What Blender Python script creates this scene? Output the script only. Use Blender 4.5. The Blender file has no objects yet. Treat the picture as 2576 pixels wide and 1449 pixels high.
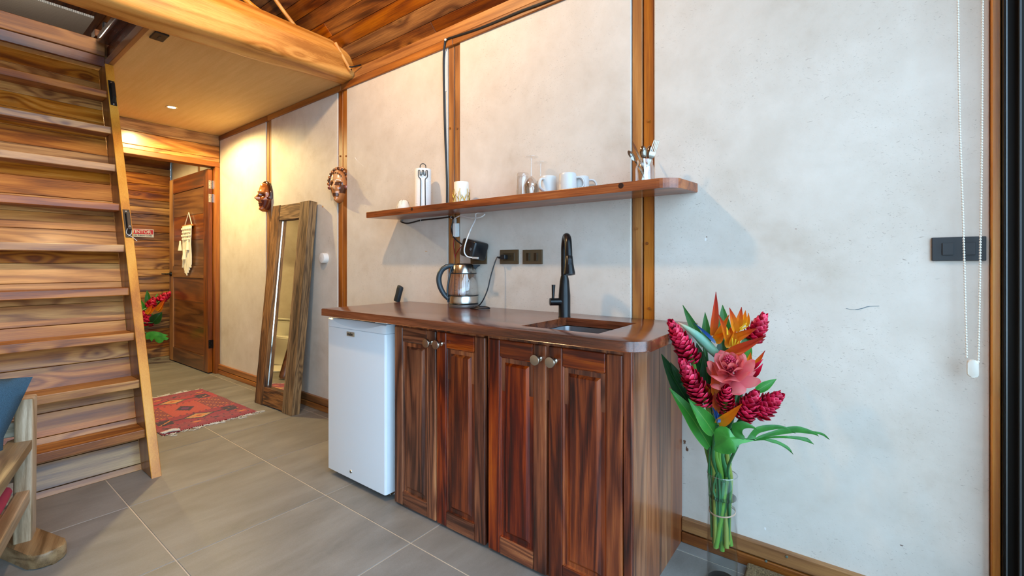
import bpy, bmesh, math, random
from mathutils import Vector, Matrix, noise, Euler
random.seed(7)
S = bpy.context.scene
COL = S.collection
PI = math.pi

# ------------------------------------------------------------------ camera, world, light, exposure
IMG_W, IMG_H, FPX, HOR = 2576.0, 1449.0, 1134.9, 664.9
YAW = math.radians(37.17)
EYE = Vector((0.0, 0.0, 1.13))
cd = bpy.data.cameras.new('camera'); cam = bpy.data.objects.new('camera', cd); COL.objects.link(cam)
cam.location = EYE; cam.rotation_euler = (PI/2, 0, YAW)
cd.sensor_width = 36.0; cd.lens = 36.0*FPX/IMG_W
cd.shift_y = -(IMG_H/2-HOR)/IMG_W
cd.clip_start = 0.02
S.camera = cam

wd = bpy.data.worlds.new('sky'); S.world = wd; wd.use_nodes = True
bgn = wd.node_tree.nodes['Background']
bgn.inputs[0].default_value = (0.50, 0.75, 1.0, 1); bgn.inputs[1].default_value = 5.7
S.view_settings.view_transform = 'Standard'; S.view_settings.look = 'None'
S.view_settings.gamma = 1.0; S.view_settings.use_curve_mapping = False
S.view_settings.exposure = 0.28

def light(name, kind, loc, energy, color, size=0.05, rot=(0,0,0), **kw):
    l = bpy.data.lights.new(name, kind); l.energy = energy; l.color = color
    if kind == 'AREA':
        l.shape = 'RECTANGLE'; l.size = size[0]; l.size_y = size[1]
    else:
        l.shadow_soft_size = size
    for k, v in kw.items():
        setattr(l, k, v)
    o = bpy.data.objects.new(name, l); COL.objects.link(o); o.location = loc; o.rotation_euler = rot
    return o
# the glazed wall lets the sky in: a portal guides the sampling (it emits nothing itself)
pt = light('daylight_portal', 'AREA', (0.47, -0.1, 1.25), 1.0, (1,1,1), (2.45, 3.9), (0, PI/2, 0))
pt.data.cycles.is_portal = True
light('daylight_portal_gable', 'AREA', (0.47, -0.1, 3.5), 1.0, (1,1,1), (1.9, 3.9), (0, PI/2, 0)).data.cycles.is_portal = True

# ------------------------------------------------------------------ pixel -> world helper (photo measurements)
FW = Vector((-math.sin(YAW), math.cos(YAW), 0)); RT = Vector((math.cos(YAW), math.sin(YAW), 0)); UP = Vector((0,0,1))
def px(u, v, ax, val):
    d = FW + RT*((u-IMG_W/2)/FPX) - UP*((v-HOR)/FPX)
    i = 'xyz'.index(ax)
    return EYE + d*((val-EYE[i])/d[i])

# ------------------------------------------------------------------ mesh helpers
def box(bm, x0, x1, y0, y1, z0, z1, bev=0.0, seg=1, M=None):
    m = Matrix.Translation(((x0+x1)/2, (y0+y1)/2, (z0+z1)/2)) @ Matrix.Diagonal((abs(x1-x0), abs(y1-y0), abs(z1-z0), 1))
    if M is not None: m = M @ m
    r = bmesh.ops.create_cube(bm, size=1.0, matrix=m)
    if bev > 0:
        es = list({e for v in r['verts'] for e in v.link_edges})
        bmesh.ops.bevel(bm, geom=es, offset=bev, segments=seg, profile=0.5, affect='EDGES', clamp_overlap=True)
    return bm
def B(*a, **k):
    return box(bmesh.new(), *a, **k)
def frames(pts, closed=False):
    n = len(pts); T = []
    for i in range(n):
        if closed: t = pts[(i+1) % n]-pts[i-1]
        else: t = pts[min(i+1, n-1)]-pts[max(i-1, 0)]
        T.append(t.normalized() if t.length > 1e-9 else Vector((0,0,1)))
    a = Vector((0,0,1)) if abs(T[0].z) < 0.9 else Vector((1,0,0))
    N = [(a - T[0]*a.dot(T[0])).normalized()]
    for i in range(1, n):
        v = N[-1]-T[i]*N[-1].dot(T[i]); N.append(v.normalized() if v.length > 1e-9 else N[-1])
    return T, N
def tube(bm, pts, r, n=8, closed=False, flat=1.0):
    pts = [Vector(p) for p in pts]; T, N = frames(pts, closed)
    rs = r if isinstance(r, (list, tuple)) else [r]*len(pts)
    rings = []
    for p, t, nn, rr in zip(pts, T, N, rs):
        b = t.cross(nn)
        rings.append([bm.verts.new(p + nn*(math.cos(2*PI*k/n)*rr) + b*(math.sin(2*PI*k/n)*rr*flat)) for k in range(n)])
    m = len(rings)
    for i in range(m if closed else m-1):
        A, C = rings[i], rings[(i+1) % m]
        for k in range(n):
            bm.faces.new((A[k], A[(k+1) % n], C[(k+1) % n], C[k]))
    if not closed:
        bm.faces.new(rings[0][::-1]); bm.faces.new(rings[-1])
    return bm
def smooth(pts, k=6, closed=False):
    P = [Vector(p) for p in pts]; out = []; n = len(P)
    for i in range(n if closed else n-1):
        if closed: a, b, c, d = P[i-1], P[i], P[(i+1) % n], P[(i+2) % n]
        else: a, b, c, d = P[max(i-1,0)], P[i], P[i+1], P[min(i+2,n-1)]
        for j in range(k):
            t = j/k
            out.append(0.5*((2*b)+(c-a)*t+(2*a-5*b+4*c-d)*t*t+(3*b-a-3*c+d)*t**3))
    if not closed: out.append(P[-1])
    return out
def lathe(bm, prof, n=28, c=(0,0,0), M=None):
    c = Vector(c); rings = []
    def V(co):
        co = Vector(co); return bm.verts.new((M @ co) if M is not None else co)
    for r, z in prof:
        if r < 1e-6: rings.append([V(c+Vector((0,0,z)))])
        else: rings.append([V(c+Vector((r*math.cos(2*PI*k/n), r*math.sin(2*PI*k/n), z))) for k in range(n)])
    for A, C in zip(rings, rings[1:]):
        for k in range(n):
            k2 = (k+1) % n
            if len(A) == 1 and len(C) == 1: continue
            if len(A) == 1: bm.faces.new((A[0], C[k2], C[k]))
            elif len(C) == 1: bm.faces.new((A[k], A[k2], C[0]))
            else: bm.faces.new((A[k], A[k2], C[k2], C[k]))
    return bm
def prism(bm, poly, h0, h1, M=None, bev=0.0, seg=1):
    """poly in local xy, extruded along local z from h0 to h1"""
    def V(x, y, z):
        co = Vector((x, y, z)); return bm.verts.new((M @ co) if M is not None else co)
    a = [V(x, y, h0) for x, y in poly]; b = [V(x, y, h1) for x, y in poly]; n = len(poly)
    fa = bm.faces.new(a[::-1]); fb = bm.faces.new(b); sides = []
    for i in range(n):
        sides.append(bm.faces.new((a[i], a[(i+1) % n], b[(i+1) % n], b[i])))
    if bev > 0:
        es = list(fa.edges)+list(fb.edges)
        bmesh.ops.bevel(bm, geom=es, offset=bev, segments=seg, profile=0.5, affect='EDGES', clamp_overlap=True)
    return bm
def rrect(x0, x1, y0, y1, r, n=5, corners=(1,1,1,1)):
    pts = []
    for (cx, cy, a0, on) in ((x1-r, y1-r, 0, corners[0]), (x0+r, y1-r, PI/2, corners[1]), (x0+r, y0+r, PI, corners[2]), (x1-r, y0+r, 1.5*PI, corners[3])):
        if on:
            for k in range(n+1):
                a = a0+PI/2*k/n; pts.append((cx+r*math.cos(a), cy+r*math.sin(a)))
        else:
            pts.append((cx+r*(1 if math.cos(a0+PI/4) > 0 else -1), cy+r*(1 if math.sin(a0+PI/4) > 0 else -1)))
    return pts
def slope_frame(o, ex, ey):
    ex = Vector(ex).normalized(); ey = Vector(ey).normalized(); ez = ex.cross(ey)
    M = Matrix.Identity(4)
    for i in range(3):
        M[i][0] = ex[i]; M[i][1] = ey[i]; M[i][2] = ez[i]; M[i][3] = o[i]
    return M
def mesh_of(name, bm, mats, sm=None):
    bmesh.ops.recalc_face_normals(bm, faces=bm.faces)
    me = bpy.data.meshes.new(name); bm.to_mesh(me); bm.free()
    if not isinstance(mats, (list, tuple)): mats = [mats]
    for m in mats: me.materials.append(m)
    if sm:
        me.polygons.foreach_set('use_smooth', [True]*len(me.polygons))
        me.set_sharp_from_angle(angle=math.radians(sm))
    return me
def obj(name, bm, mats, parent=None, sm=None, loc=None, rot=None):
    me = bm if isinstance(bm, bpy.types.Mesh) else mesh_of(name, bm, mats, sm)
    o = bpy.data.objects.new(name, me); COL.objects.link(o)
    if parent is not None: o.parent = parent
    if loc is not None: o.location = loc
    if rot is not None: o.rotation_euler = rot
    return o
def tag(o, label, cat, group=None):
    o['label'] = label; o['category'] = cat
    if group: o['group'] = group
    return o
def thing(name, label, cat, loc=(0,0,0), rot=(0,0,0), group=None):
    o = bpy.data.objects.new(name, None); COL.objects.link(o)
    o.empty_display_size = 0.05; o.location = loc; o.rotation_euler = rot
    return tag(o, label, cat, group)
def struct(name, bm, mat, sm=None, loc=None, label=None):
    o = obj(name, bm, mat, None, sm, loc); o['kind'] = 'structure'
    if label: o['label'] = label
    return o
def text_mesh(body, size, mat, name='lettering', ext=0.0004, bold=0.0):
    cu = bpy.data.curves.new('txt', 'FONT'); cu.body = body; cu.size = size; cu.extrude = ext; cu.offset = bold
    cu.align_x = 'CENTER'; cu.align_y = 'CENTER'; cu.resolution_u = 3
    to = bpy.data.objects.new('txt', cu); COL.objects.link(to)
    bpy.context.view_layer.update()
    me = bpy.data.meshes.new_from_object(to.evaluated_get(bpy.context.evaluated_depsgraph_get()))
    bpy.data.objects.remove(to); bpy.data.curves.remove(cu)
    me.name = name; me.materials.clear(); me.materials.append(mat)
    return me

# ------------------------------------------------------------------ materials
def lin(c):
    if isinstance(c, str):
        c = [int(c[i:i+2], 16)/255 for i in (0, 2, 4)]
    return tuple((x/12.92 if x <= 0.04045 else ((x+0.055)/1.055)**2.4) for x in c)+(1.0,)
class G:
    """tiny node builder"""
    def __init__(s, name):
        s.m = bpy.data.materials.new(name); s.m.use_nodes = True; s.t = s.m.node_tree
        s.b = s.t.nodes['Principled BSDF']; s.out = s.t.nodes['Material Output']
    def n(s, typ, **kw):
        nd = s.t.nodes.new(typ)
        for k, v in kw.items():
            if k.startswith('i_'):
                key = k[2:]; key = int(key) if key.isdigit() else key.replace('_', ' ')
                if hasattr(v, 'links') or isinstance(v, bpy.types.NodeSocket): s.t.links.new(v, nd.inputs[key])
                else: nd.inputs[key].default_value = v
            else: setattr(nd, k, v)
        return nd
    def math(s, op, a, b=0.0, c=0.0):
        return s.n('ShaderNodeMath', operation=op, i_0=a, i_1=b, i_2=c).outputs[0]
    def vmath(s, op, a, b=(0,0,0)):
        return s.n('ShaderNodeVectorMath', operation=op, i_0=a, i_1=b).outputs[0]
    def noise(s, vec, scale, detail=2.0, rough=0.5, dist=0.0):
        return s.n('ShaderNodeTexNoise', i_Vector=vec, i_Scale=scale, i_Detail=detail, i_Roughness=rough, i_Distortion=dist).outputs['Fac']
    def ramp(s, fac, stops, interp='LINEAR'):
        r = s.n('ShaderNodeValToRGB', i_Fac=fac); cr = r.color_ramp; cr.interpolation = interp
        while len(cr.elements) < len(stops): cr.elements.new(0.5)
        for e, (p, c) in zip(cr.elements, stops): e.position = p; e.color = lin(c) if not isinstance(c, tuple) or len(c) != 4 else c
        return r.outputs['Color']
    def mix(s, f, a, b, mode='MIX'):
        nd = s.n('ShaderNodeMix', data_type='RGBA', blend_type=mode)
        for k, v in ((0, f), (6, a), (7, b)):
            if isinstance(v, bpy.types.NodeSocket): s.t.links.new(v, nd.inputs[k])
            else: nd.inputs[k].default_value = v
        return nd.outputs[2]
    def set(s, **kw):
        for k, v in kw.items():
            k = k.replace('_', ' ')
            if isinstance(v, bpy.types.NodeSocket): s.t.links.new(v, s.b.inputs[k])
            else: s.b.inputs[k].default_value = v
        return s
    def bump(s, h, strength=0.2, dist=0.002):
        s.t.links.new(s.n('ShaderNodeBump', i_Height=h, i_Strength=strength, i_Distance=dist).outputs[0], s.b.inputs['Normal'])
    def coords(s, axis=None, rnd=True, which='Object'):
        tc = s.n('ShaderNodeTexCoord').outputs[which]
        if rnd:
            r = s.n('ShaderNodeObjectInfo').outputs['Random']
            off = s.n('ShaderNodeCombineXYZ', i_0=s.math('MULTIPLY', r, 37.3), i_1=s.math('MULTIPLY', r, 61.7), i_2=s.math('MULTIPLY', r, 23.9)).outputs[0]
            tc = s.vmath('ADD', tc, off)
        return tc
CACHE = {}
def plain(name, col, rough=0.5, metal=0.0, **kw):
    if name in CACHE: return CACHE[name]
    g = G(name); g.set(Base_Color=lin(col), Roughness=rough, Metallic=metal, **kw); CACHE[name] = g.m
    return g.m
def wood(kind, axis, stops, rough=0.35, ring=7.0, freq=5.0, var=0.35, coat=0.0, knots=0.0, fibre=0.30, bump=0.12, ringk=0.20, lowk=0.95):
    """stops: dark..light colours. grain runs along axis of the object"""
    key = (kind, axis)
    if key in CACHE: return CACHE[key]
    g = G('%s_%s' % (kind, 'xyz'[axis])); v = g.coords()
    sc = [1.0, 1.0, 1.0]; sc[axis] = 0.085
    v1 = g.vmath('MULTIPLY', v, tuple(sc))
    base = g.noise(v1, ring, 2.0, 0.5, 0.35)
    if knots > 0:
        sp_ = g.n('ShaderNodeSeparateXYZ', i_0=v).outputs; ot = [k for k in range(3) if k != axis]
        v2 = g.n('ShaderNodeCombineXYZ', i_0=g.math('MULTIPLY', sp_[axis], 0.40), i_1=g.math('ADD', sp_[ot[0]], sp_[ot[1]])).outputs[0]
        vo = g.n('ShaderNodeTexVoronoi', voronoi_dimensions='2D', i_Vector=v2, i_Scale=4.2, i_Randomness=1.0)
        d = vo.outputs['Distance']
        kn = g.math('POWER', g.math('MAXIMUM', g.math('SUBTRACT', 1.0, g.math('MULTIPLY', d, 3.2)), 0.0), 2.0)
        base = g.math('ADD', base, g.math('MULTIPLY', kn, knots))
    sf = [170.0, 170.0, 170.0]; sf[axis] = 4.0
    fib = g.noise(g.vmath('MULTIPLY', v, tuple(sf)), 1.0, 4.0, 0.65)
    s3 = [620.0, 620.0, 620.0]; s3[axis] = 13.0
    fib = g.math('MULTIPLY_ADD', g.noise(g.vmath('MULTIPLY', v, tuple(s3)), 1.0, 2.0, 0.6), 0.5, g.math('MULTIPLY', fib, 0.5))
    base = g.math('MULTIPLY_ADD', fib, 0.03, base)
    rings = g.math('POWER', g.math('MULTIPLY_ADD', g.math('SINE', g.math('MULTIPLY', base, freq*4.4*PI)), 0.5, 0.5), 1.7)
    sl = [9.0, 9.0, 9.0]; sl[axis] = 1.1
    low = g.noise(g.vmath('MULTIPLY', v, tuple(sl)), 1.0, 2.0, 0.5)
    f = g.math('MULTIPLY_ADD', low, lowk, 0.56-0.5*lowk-0.5*fibre*2.6)
    f = g.math('MULTIPLY_ADD', fib, fibre*2.6, f)
    f = g.math('MULTIPLY_ADD', rings, -ringk, f)
    n = len(stops)
    col = g.ramp(f, [(0.22+0.56*i/(n-1), c) for i, c in enumerate(stops)])
    if knots > 0:
        col = g.mix(g.math('MULTIPLY', g.math('POWER', kn, 2.5), 0.85), col, lin(stops[0]))
    if var > 0:
        r = g.n('ShaderNodeObjectInfo').outputs['Random']
        r2 = g.math('FRACT', g.math('MULTIPLY', r, 17.17))
        hs = g.n('ShaderNodeHueSaturation', i_Color=col, i_Hue=g.math('MULTIPLY_ADD', r2, 0.02, 0.49), i_Saturation=g.math('MULTIPLY_ADD', r2, -0.2, 1.08), i_Value=g.math('MULTIPLY_ADD', r, 2*var, 1.0-var))
        col = hs.outputs[0]
    g.set(Base_Color=col, Roughness=g.math('MULTIPLY_ADD', fib, 0.18, rough-0.06), Coat_Weight=coat, Coat_Roughness=0.18)
    g.bump(g.math('SUBTRACT', g.math('MULTIPLY', fib, 0.7), g.math('MULTIPLY', rings, 0.3)), bump, 0.0012)
    CACHE[key] = g.m
    return g.m
def teak(ax): return wood('teak_planks', ax, ['5a2d10', '8f5522', 'b97c3a', 'd9a560'], 0.30, 6.0, 4.0, 0.22, 0.3, knots=0.22, lowk=0.65)
def stair(ax): return wood('stair_teak', ax, ['5e2e10', '985a22', 'c0803a', 'd6a25e'], 0.40, 6.0, 3.5, 0.15, 0.15, knots=0.24, lowk=0.5, fibre=0.26)
def trimw(ax): return wood('honey_trim', ax, ['6b3812', '8c5220', 'a6682a', 'ba7d3a'], 0.4, 6.0, 3.0, 0.10, 0.15)
def orange(ax): return wood('orange_pine', ax, ['b3701f', 'c98430', 'd99740', 'e2a650'], 0.38, 5.0, 3.0, 0.05, 0.2)
def roofw(ax): return wood('roof_boards', ax, ['3c1a06', '66340d', '8f5418', 'b47426'], 0.33, 5.0, 3.5, 0.28, 0.3, knots=0.12, lowk=0.7)
def logw(ax): return wood('log_wood', ax, ['a5651f', 'c5853a', 'd99d50', 'e5b068'], 0.45, 4.0, 3.0, 0.0, 0.15, knots=0.25)
def rose(ax): return wood('rosewood', ax, ['260a03', '5a200a', '904014', 'c0692a'], 0.28, 9.0, 3.6, 0.13, 0.35, fibre=0.30, lowk=0.85)
def roseside(ax): return wood('rosewood_side', ax, ['4e230e', '723a18', '905028', 'ae7040'], 0.33, 9.0, 2.2, 0.05, 0.35, fibre=0.35)
def counterw(ax): return wood('counter_wood', ax, ['3d1c0f', '5a2c18', '743d23', '8c5032'], 0.20, 9.0, 2.0, 0.0, 0.5, fibre=0.45, bump=0.05)
def shelfw(ax): return wood('shelf_wood', ax, ['54240f', '7e3c1a', '9c5124', 'b56a35'], 0.27, 9.0, 2.4, 0.0, 0.4, fibre=0.4, bump=0.06)
def doorw(ax): return wood('door_wood', ax, ['3a1805', '5e2f0d', '7e4819', '99632c'], 0.30, 5.0, 3.0, 0.10, 0.3, lowk=0.6)
def oldw(ax): return wood('weathered_wood', ax, ['33200f', '6a4826', '936839', 'b88c58'], 0.75, 12.0, 4.0, 0.10, 0.0, knots=0.3, fibre=0.5, bump=0.6)
def greyw(ax): return wood('grey_washed_wood', ax, ['7d6547', '9c8464', 'b7a184', 'cfbda2'], 0.45, 8.0, 3.0, 0.05, 0.15)
def brownw(ax): return wood('arm_wood', ax, ['5d4528', '7d6140', '967a54', 'a78b66'], 0.45, 8.0, 3.0, 0.05, 0.1)
def darkred(ax): return wood('dark_gloss_wood', ax, ['2a0f06', '45200f', '5f3018', '784326'], 0.22, 6.0, 3.0, 0.1, 0.5)

def plaster():
    if 'plaster' in CACHE: return CACHE['plaster']
    g = G('lime_plaster'); v = g.coords(rnd=True)
    low = g.noise(v, 2.4, 5.0, 0.6, 0.4)
    med = g.noise(v, 9.0, 5.0, 0.6)
    col = g.ramp(g.math('ADD', g.math('MULTIPLY', low, 0.65), g.math('MULTIPLY', med, 0.35)), [(0.28, 'c4b6a6'), (0.45, 'd3c8bb'), (0.58, 'dad0c4'), (0.72, 'e2d9ce')])
    def fibres(ang, sc, thr, seed):
        mp = g.n('ShaderNodeMapping', i_Vector=v, i_Rotation=(0, ang, 0), i_Location=(seed, 0, seed))
        nz = g.noise(g.vmath('MULTIPLY', mp.outputs[0], (sc*0.26, sc, sc)), 1.0, 1.0, 0.5, 0.8)
        return g.math('SMOOTH_MIN', g.math('MULTIPLY', g.math('MAXIMUM', g.math('SUBTRACT', nz, thr), 0.0), 14.0), 1.0, 0.1)
    msk = g.math('MULTIPLY', g.math('MAXIMUM', g.math('SUBTRACT', g.noise(v, 3.2, 3.0, 0.6), 0.42), 0.0), 4.0)
    fb = g.math('ADD', fibres(0.4, 420.0, 0.685, 1.0), fibres(-0.5, 330.0, 0.70, 5.0))
    fb = g.math('ADD', fb, fibres(0.15, 210.0, 0.725, 9.0))
    fb = g.math('MINIMUM', g.math('MULTIPLY', fb, g.math('MINIMUM', g.math('ADD', msk, 0.12), 1.0)), 1.0)
    col = g.mix(g.math('MULTIPLY', fb, 0.6), col, lin('7a6452'))
    g.set(Base_Color=col, Roughness=0.72, Specular_IOR_Level=0.3)
    tro = g.noise(g.vmath('MULTIPLY', v, (1.0, 1.0, 0.5)), 22.0, 4.0, 0.6, 0.6)
    g.bump(g.math('SUBTRACT', g.math('MULTIPLY', tro, 0.8), g.math('MULTIPLY', fb, 0.5)), 0.28, 0.004)
    CACHE['plaster'] = g.m
    return g.m
def ceilmat():
    if 'ceil' in CACHE: return CACHE['ceil']
    g = G('tan_ceiling_board'); v = g.coords(rnd=False)
    n1 = g.noise(g.vmath('MULTIPLY', v, (3.0, 40.0, 1.0)), 1.0, 3.0, 0.6)
    n2 = g.noise(v, 160.0, 2.0, 0.6)
    g.set(Base_Color=g.ramp(g.math('ADD', g.math('MULTIPLY', n1, 0.6), g.math('MULTIPLY', n2, 0.4)), [(0.3, 'd0a768'), (0.7, 'dfba80')]), Roughness=0.75)
    g.bump(n2, 0.15, 0.002); CACHE['ceil'] = g.m
    return g.m
def tilemat():
    if 'tile' in CACHE: return CACHE['tile']
    g = G('cement_tile'); v = g.coords()
    a = g.noise(g.vmath('MULTIPLY', v, (1.0, 0.38, 1.0)), 5.0, 6.0, 0.62, 0.5)
    b = g.noise(g.vmath('MULTIPLY', v, (2.6, 0.7, 1.0)), 3.2, 5.0, 0.65)
    c = g.noise(v, 260.0, 2.0, 0.6)
    f = g.math('ADD', g.math('ADD', g.math('MULTIPLY', a, 0.5), g.math('MULTIPLY', b, 0.35)), g.math('MULTIPLY', c, 0.15))
    r = g.n('ShaderNodeObjectInfo').outputs['Random']
    col = g.ramp(f, [(0.32, '69655f'), (0.5, '7e7a75'), (0.68, '918d88')])
    col = g.n('ShaderNodeHueSaturation', i_Color=col, i_Value=g.math('MULTIPLY_ADD', r, 0.14, 0.93)).outputs[0]
    g.set(Base_Color=col, Roughness=g.math('MULTIPLY_ADD', a, 0.2, 0.36)); g.bump(c, 0.06, 0.001)
    CACHE['tile'] = g.m
    return g.m
def thin_glass(name='clear_glass', tint=(1,1,1,1), base=0.04, gloss=1.0, pw=2.2):
    if name in CACHE: return CACHE[name]
    g = G(name)
    fr = g.n('ShaderNodeLayerWeight', i_Blend=0.28).outputs['Facing']
    fac = g.math('MINIMUM', g.math('MULTIPLY_ADD', g.math('POWER', fr, pw), 0.75*gloss, base), 1.0)
    tr = g.n('ShaderNodeBsdfTransparent', i_Color=tint).outputs[0]
    gl = g.n('ShaderNodeBsdfGlossy', i_Color=(1,1,1,1), i_Roughness=0.02).outputs[0]
    mx = g.n('ShaderNodeMixShader', i_0=fac, i_1=tr, i_2=gl)
    g.t.links.new(mx.outputs[0], g.out.inputs[0]); CACHE[name] = g.m
    return g.m
def emis(name, col, st):
    g = G(name); g.set(Base_Color=lin(col), Emission_Color=lin(col), Emission_Strength=st)
    return g.m
BLACK = plain('matte_black', '16181b', 0.35)
BLACKM = plain('black_metal', '101214', 0.3, 0.6)
WHITE = plain('white_enamel', 'e9edf0', 0.28)
WPLAST = plain('white_plastic', 'e6e3de', 0.4)
STEEL = plain('brushed_steel', 'c3bfb8', 0.22, 1.0)
CHROME = plain('chrome', 'd8d6d2', 0.12, 1.0)
BRONZE = plain('bronze_plate', '5c4a34', 0.36, 0.15); BRONZE2 = plain('bronze_insert', '41321f', 0.3, 0.15)
def real_glass(name, tint='ffffff', ior=1.45):
    if name in CACHE: return CACHE[name]
    g = G(name); g.set(Base_Color=lin(tint), Roughness=0.0, Transmission_Weight=1.0, IOR=ior); CACHE[name] = g.m
    return g.m
GLASS = thin_glass('clear_glass', (0.96, 0.97, 0.975, 1), 0.07, 1.15, 1.4)

# ================================================================== THE SETTING
YW = 1.90            # plaster wall plane
ZT, ZC = 2.412, 2.461  # trim underside, loft ceiling
XB, XF = -5.25, -6.75  # back wall, far wall
YL = -2.1
# floor: grout bed with tiles laid in it
fl = struct('floor', B(XF-0.1, 0.42, YL, YW+0.02, -0.08, -0.002), plain('grout', 'c9b9a4', 0.8))
GX, GY, TXS, TYS = -1.433, 1.21, 0.63, 0.6125
for i in range(-9, 4):
    for j in range(-6, 3):
        x0, y0 = GX+i*TXS, GY+j*TYS
        x1, y1 = min(x0+TXS, 0.41), min(y0+TYS, YW+0.015); x0 = max(x0, XF-0.05); y0 = max(y0, YL)
        if x1-x0 < 0.02 or y1-y0 < 0.02: continue
        obj('tile', B(x0+0.0022, x1-0.0022, y0+0.0022, y1-0.0022, -0.02, 0.0, 0.0012), tilemat(), fl)
# terrace outside the glazed wall
struct('floor_terrace', B(0.42, 6.0, -4, 6, -0.2, -0.06), plain('terrace', '8d8578', 0.8))

# right wall: masonry core, plaster panels, post boards between the panels
wr = struct('wall_right', B(XF-0.1, 0.34, 1.925, 2.05, -0.05, 2.60), plain('wall_core', '8a7a66', 0.9))
panels = [(-6.70, -5.86), (-5.80, -5.37), (-5.25, -4.224), (-4.125, -3.078), (-2.960, -1.920), (-1.822, -0.782), (-0.681, 0.318)]
for a, b in panels:
    obj('plaster_panel', B(a+0.001, b-0.001, YW, 1.93, 0.0, ZT+0.01, 0.004, 2), plaster(), wr)
for a, b, s in ((-5.86, -5.80, None), (-4.224, -4.125, -4.172), (-3.078, -2.960, -3.016), (-1.920, -1.822, -1.868), (-0.782, -0.681, -0.731)):
    for c, d in ([(a, b)] if s is None else [(a, s-0.0012), (s+0.0012, b)]):
        obj('post_board', B(c+0.002, d-0.002, YW+0.006, 1.94, 0.0, ZT+0.01, 0.0025), trimw(2), wr)
# plugs in the posts
for (u, v) in ((1630, 303), (1627, 612), (1633, 776), (1601, 575), (1131, 322), (1149, 322), (853, 392), (868, 392), (1138, 596)):
    p = px(u, v, 'y', YW)
    obj('wood_plug', lathe(bmesh.new(), [(0, 0.004), (0.006, 0.004), (0.0065, 0), (0.0065, -0.004)], 12), trimw(1), wr, loc=(p.x, YW+0.004, p.z), rot=(PI/2, 0, 0))
# chips, stains and cracks in the plaster
def chip(nm, u, v, w, h, col, seed, y=YW-0.0006):
    p = px(u, v, 'y', YW); rr_ = random.Random(seed); n = 16; bm = bmesh.new(); rad = [rr_.uniform(0.45, 1.0) for k in range(n)]
    vs_ = [bm.verts.new((w*rad[k]*math.cos(2*PI*k/n), -0.0006, h*rad[k]*math.sin(2*PI*k/n))) for k in range(n)]
    vb_ = [bm.verts.new((w*1.05*rad[k]*math.cos(2*PI*k/n), 0.001, h*1.05*rad[k]*math.sin(2*PI*k/n))) for k in range(n)]
    bm.faces.new(vs_)
    for k in range(n): bm.faces.new((vs_[k], vs_[(k+1) % n], vb_[(k+1) % n], vb_[k]))
    obj(nm, bm, plain('chip_'+col, col, 0.9), wr, loc=(p.x, YW, p.z))
chip('plaster_chip', 1722, 1112, 0.007, 0.012, '7d5a44', 1); chip('plaster_chip', 1728, 1130, 0.006, 0.013, '6d4c3a', 2)
chip('plaster_chip', 1775, 602, 0.005, 0.008, 'ece8e4', 3); chip('plaster_chip', 1778, 596, 0.003, 0.004, '8a7466', 4)
chip('plaster_stain', 812, 520, 0.012, 0.010, 'cf9f6c', 5); chip('plaster_stain', 1072, 632, 0.014, 0.005, 'd3b08a', 6)
chip('plaster_chip', 2002, 576, 0.006, 0.002, '94796a', 7); chip('plaster_chip', 2268, 1372, 0.006, 0.003, '7d6a5e', 8); chip('plaster_chip', 1925, 1330, 0.004, 0.007, 'e9e4de', 9)
cr = [wallp_ for wallp_ in (px(2128, 776, 'y', YW-0.0005), px(2150, 779, 'y', YW-0.0005), px(2168, 776, 'y', YW-0.0005), px(2185, 771, 'y', YW-0.0005), px(2212, 770, 'y', YW-0.0005))]
obj('plaster_crack', tube(bmesh.new(), smooth(cr, 5), [0.0006]*6+[0.0012]*10+[0.0007]*5, 5), plain('crack_grey', '6f7c84', 0.9), wr)
obj('plaster_scratch', tube(bmesh.new(), smooth([px(893, 396, 'y', YW-0.0004), px(899, 405, 'y', YW-0.0004), px(914, 418, 'y', YW-0.0004)], 4), [0.0022]*4+[0.0008]*5, 5), plain('scratch_white', 'efe9e2', 0.9), wr)
# head trim (jointed over the posts) and the wall plate above it
tr = struct('trim_1', B(-2.985, 0.34, YW-0.004, 1.96, ZC+0.002, 2.56, 0.004), trimw(0))
for i, (a, b) in enumerate(((-6.7, -5.36), (-5.25, -4.175), (-4.173, -3.018), (-3.016, -1.868), (-1.866, -0.73), (-0.728, 0.34))):
    obj('trim_board', B(a+0.0008, b-0.0008, YW-0.012, 1.95, ZT, ZC-0.002, 0.003), trimw(0), tr)
# skirting: two boards with a dark groove
bb = struct('baseboard_right', B(-5.25, 0.34, YW-0.010, YW+0.01, 0.0, 0.094), plain('groove_dark', '2a1a10', 0.9))
for a, b in ((-5.25, -4.17), (-4.168, -2.28), (-0.56, 0.34)):
    obj('skirting_board', B(a, b-0.001, YW-0.020, YW+0.005, 0.047, 0.098, 0.004, 2), trimw(0), bb)
    obj('skirting_board', B(a, b-0.001, YW-0.022, YW+0.005, 0.0, 0.042, 0.003), trimw(0), bb)
for (u, v) in ((1927, 1412), (1979, 1401)):
    p = px(u, v, 'y', YW-0.022)
    obj('nail_head', lathe(bmesh.new(), [(0, 0.0015), (0.004, 0.001), (0.0045, -0.002)], 10), plain('old_nail', '7d8a7c', 0.5, 0.7), bb, loc=p, rot=(PI/2, 0, 0))
obj('skirting_board', B(XF, XB-0.12, YW-0.02, YW+0.005, 0.0, 0.098, 0.003), trimw(0), bb)

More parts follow.
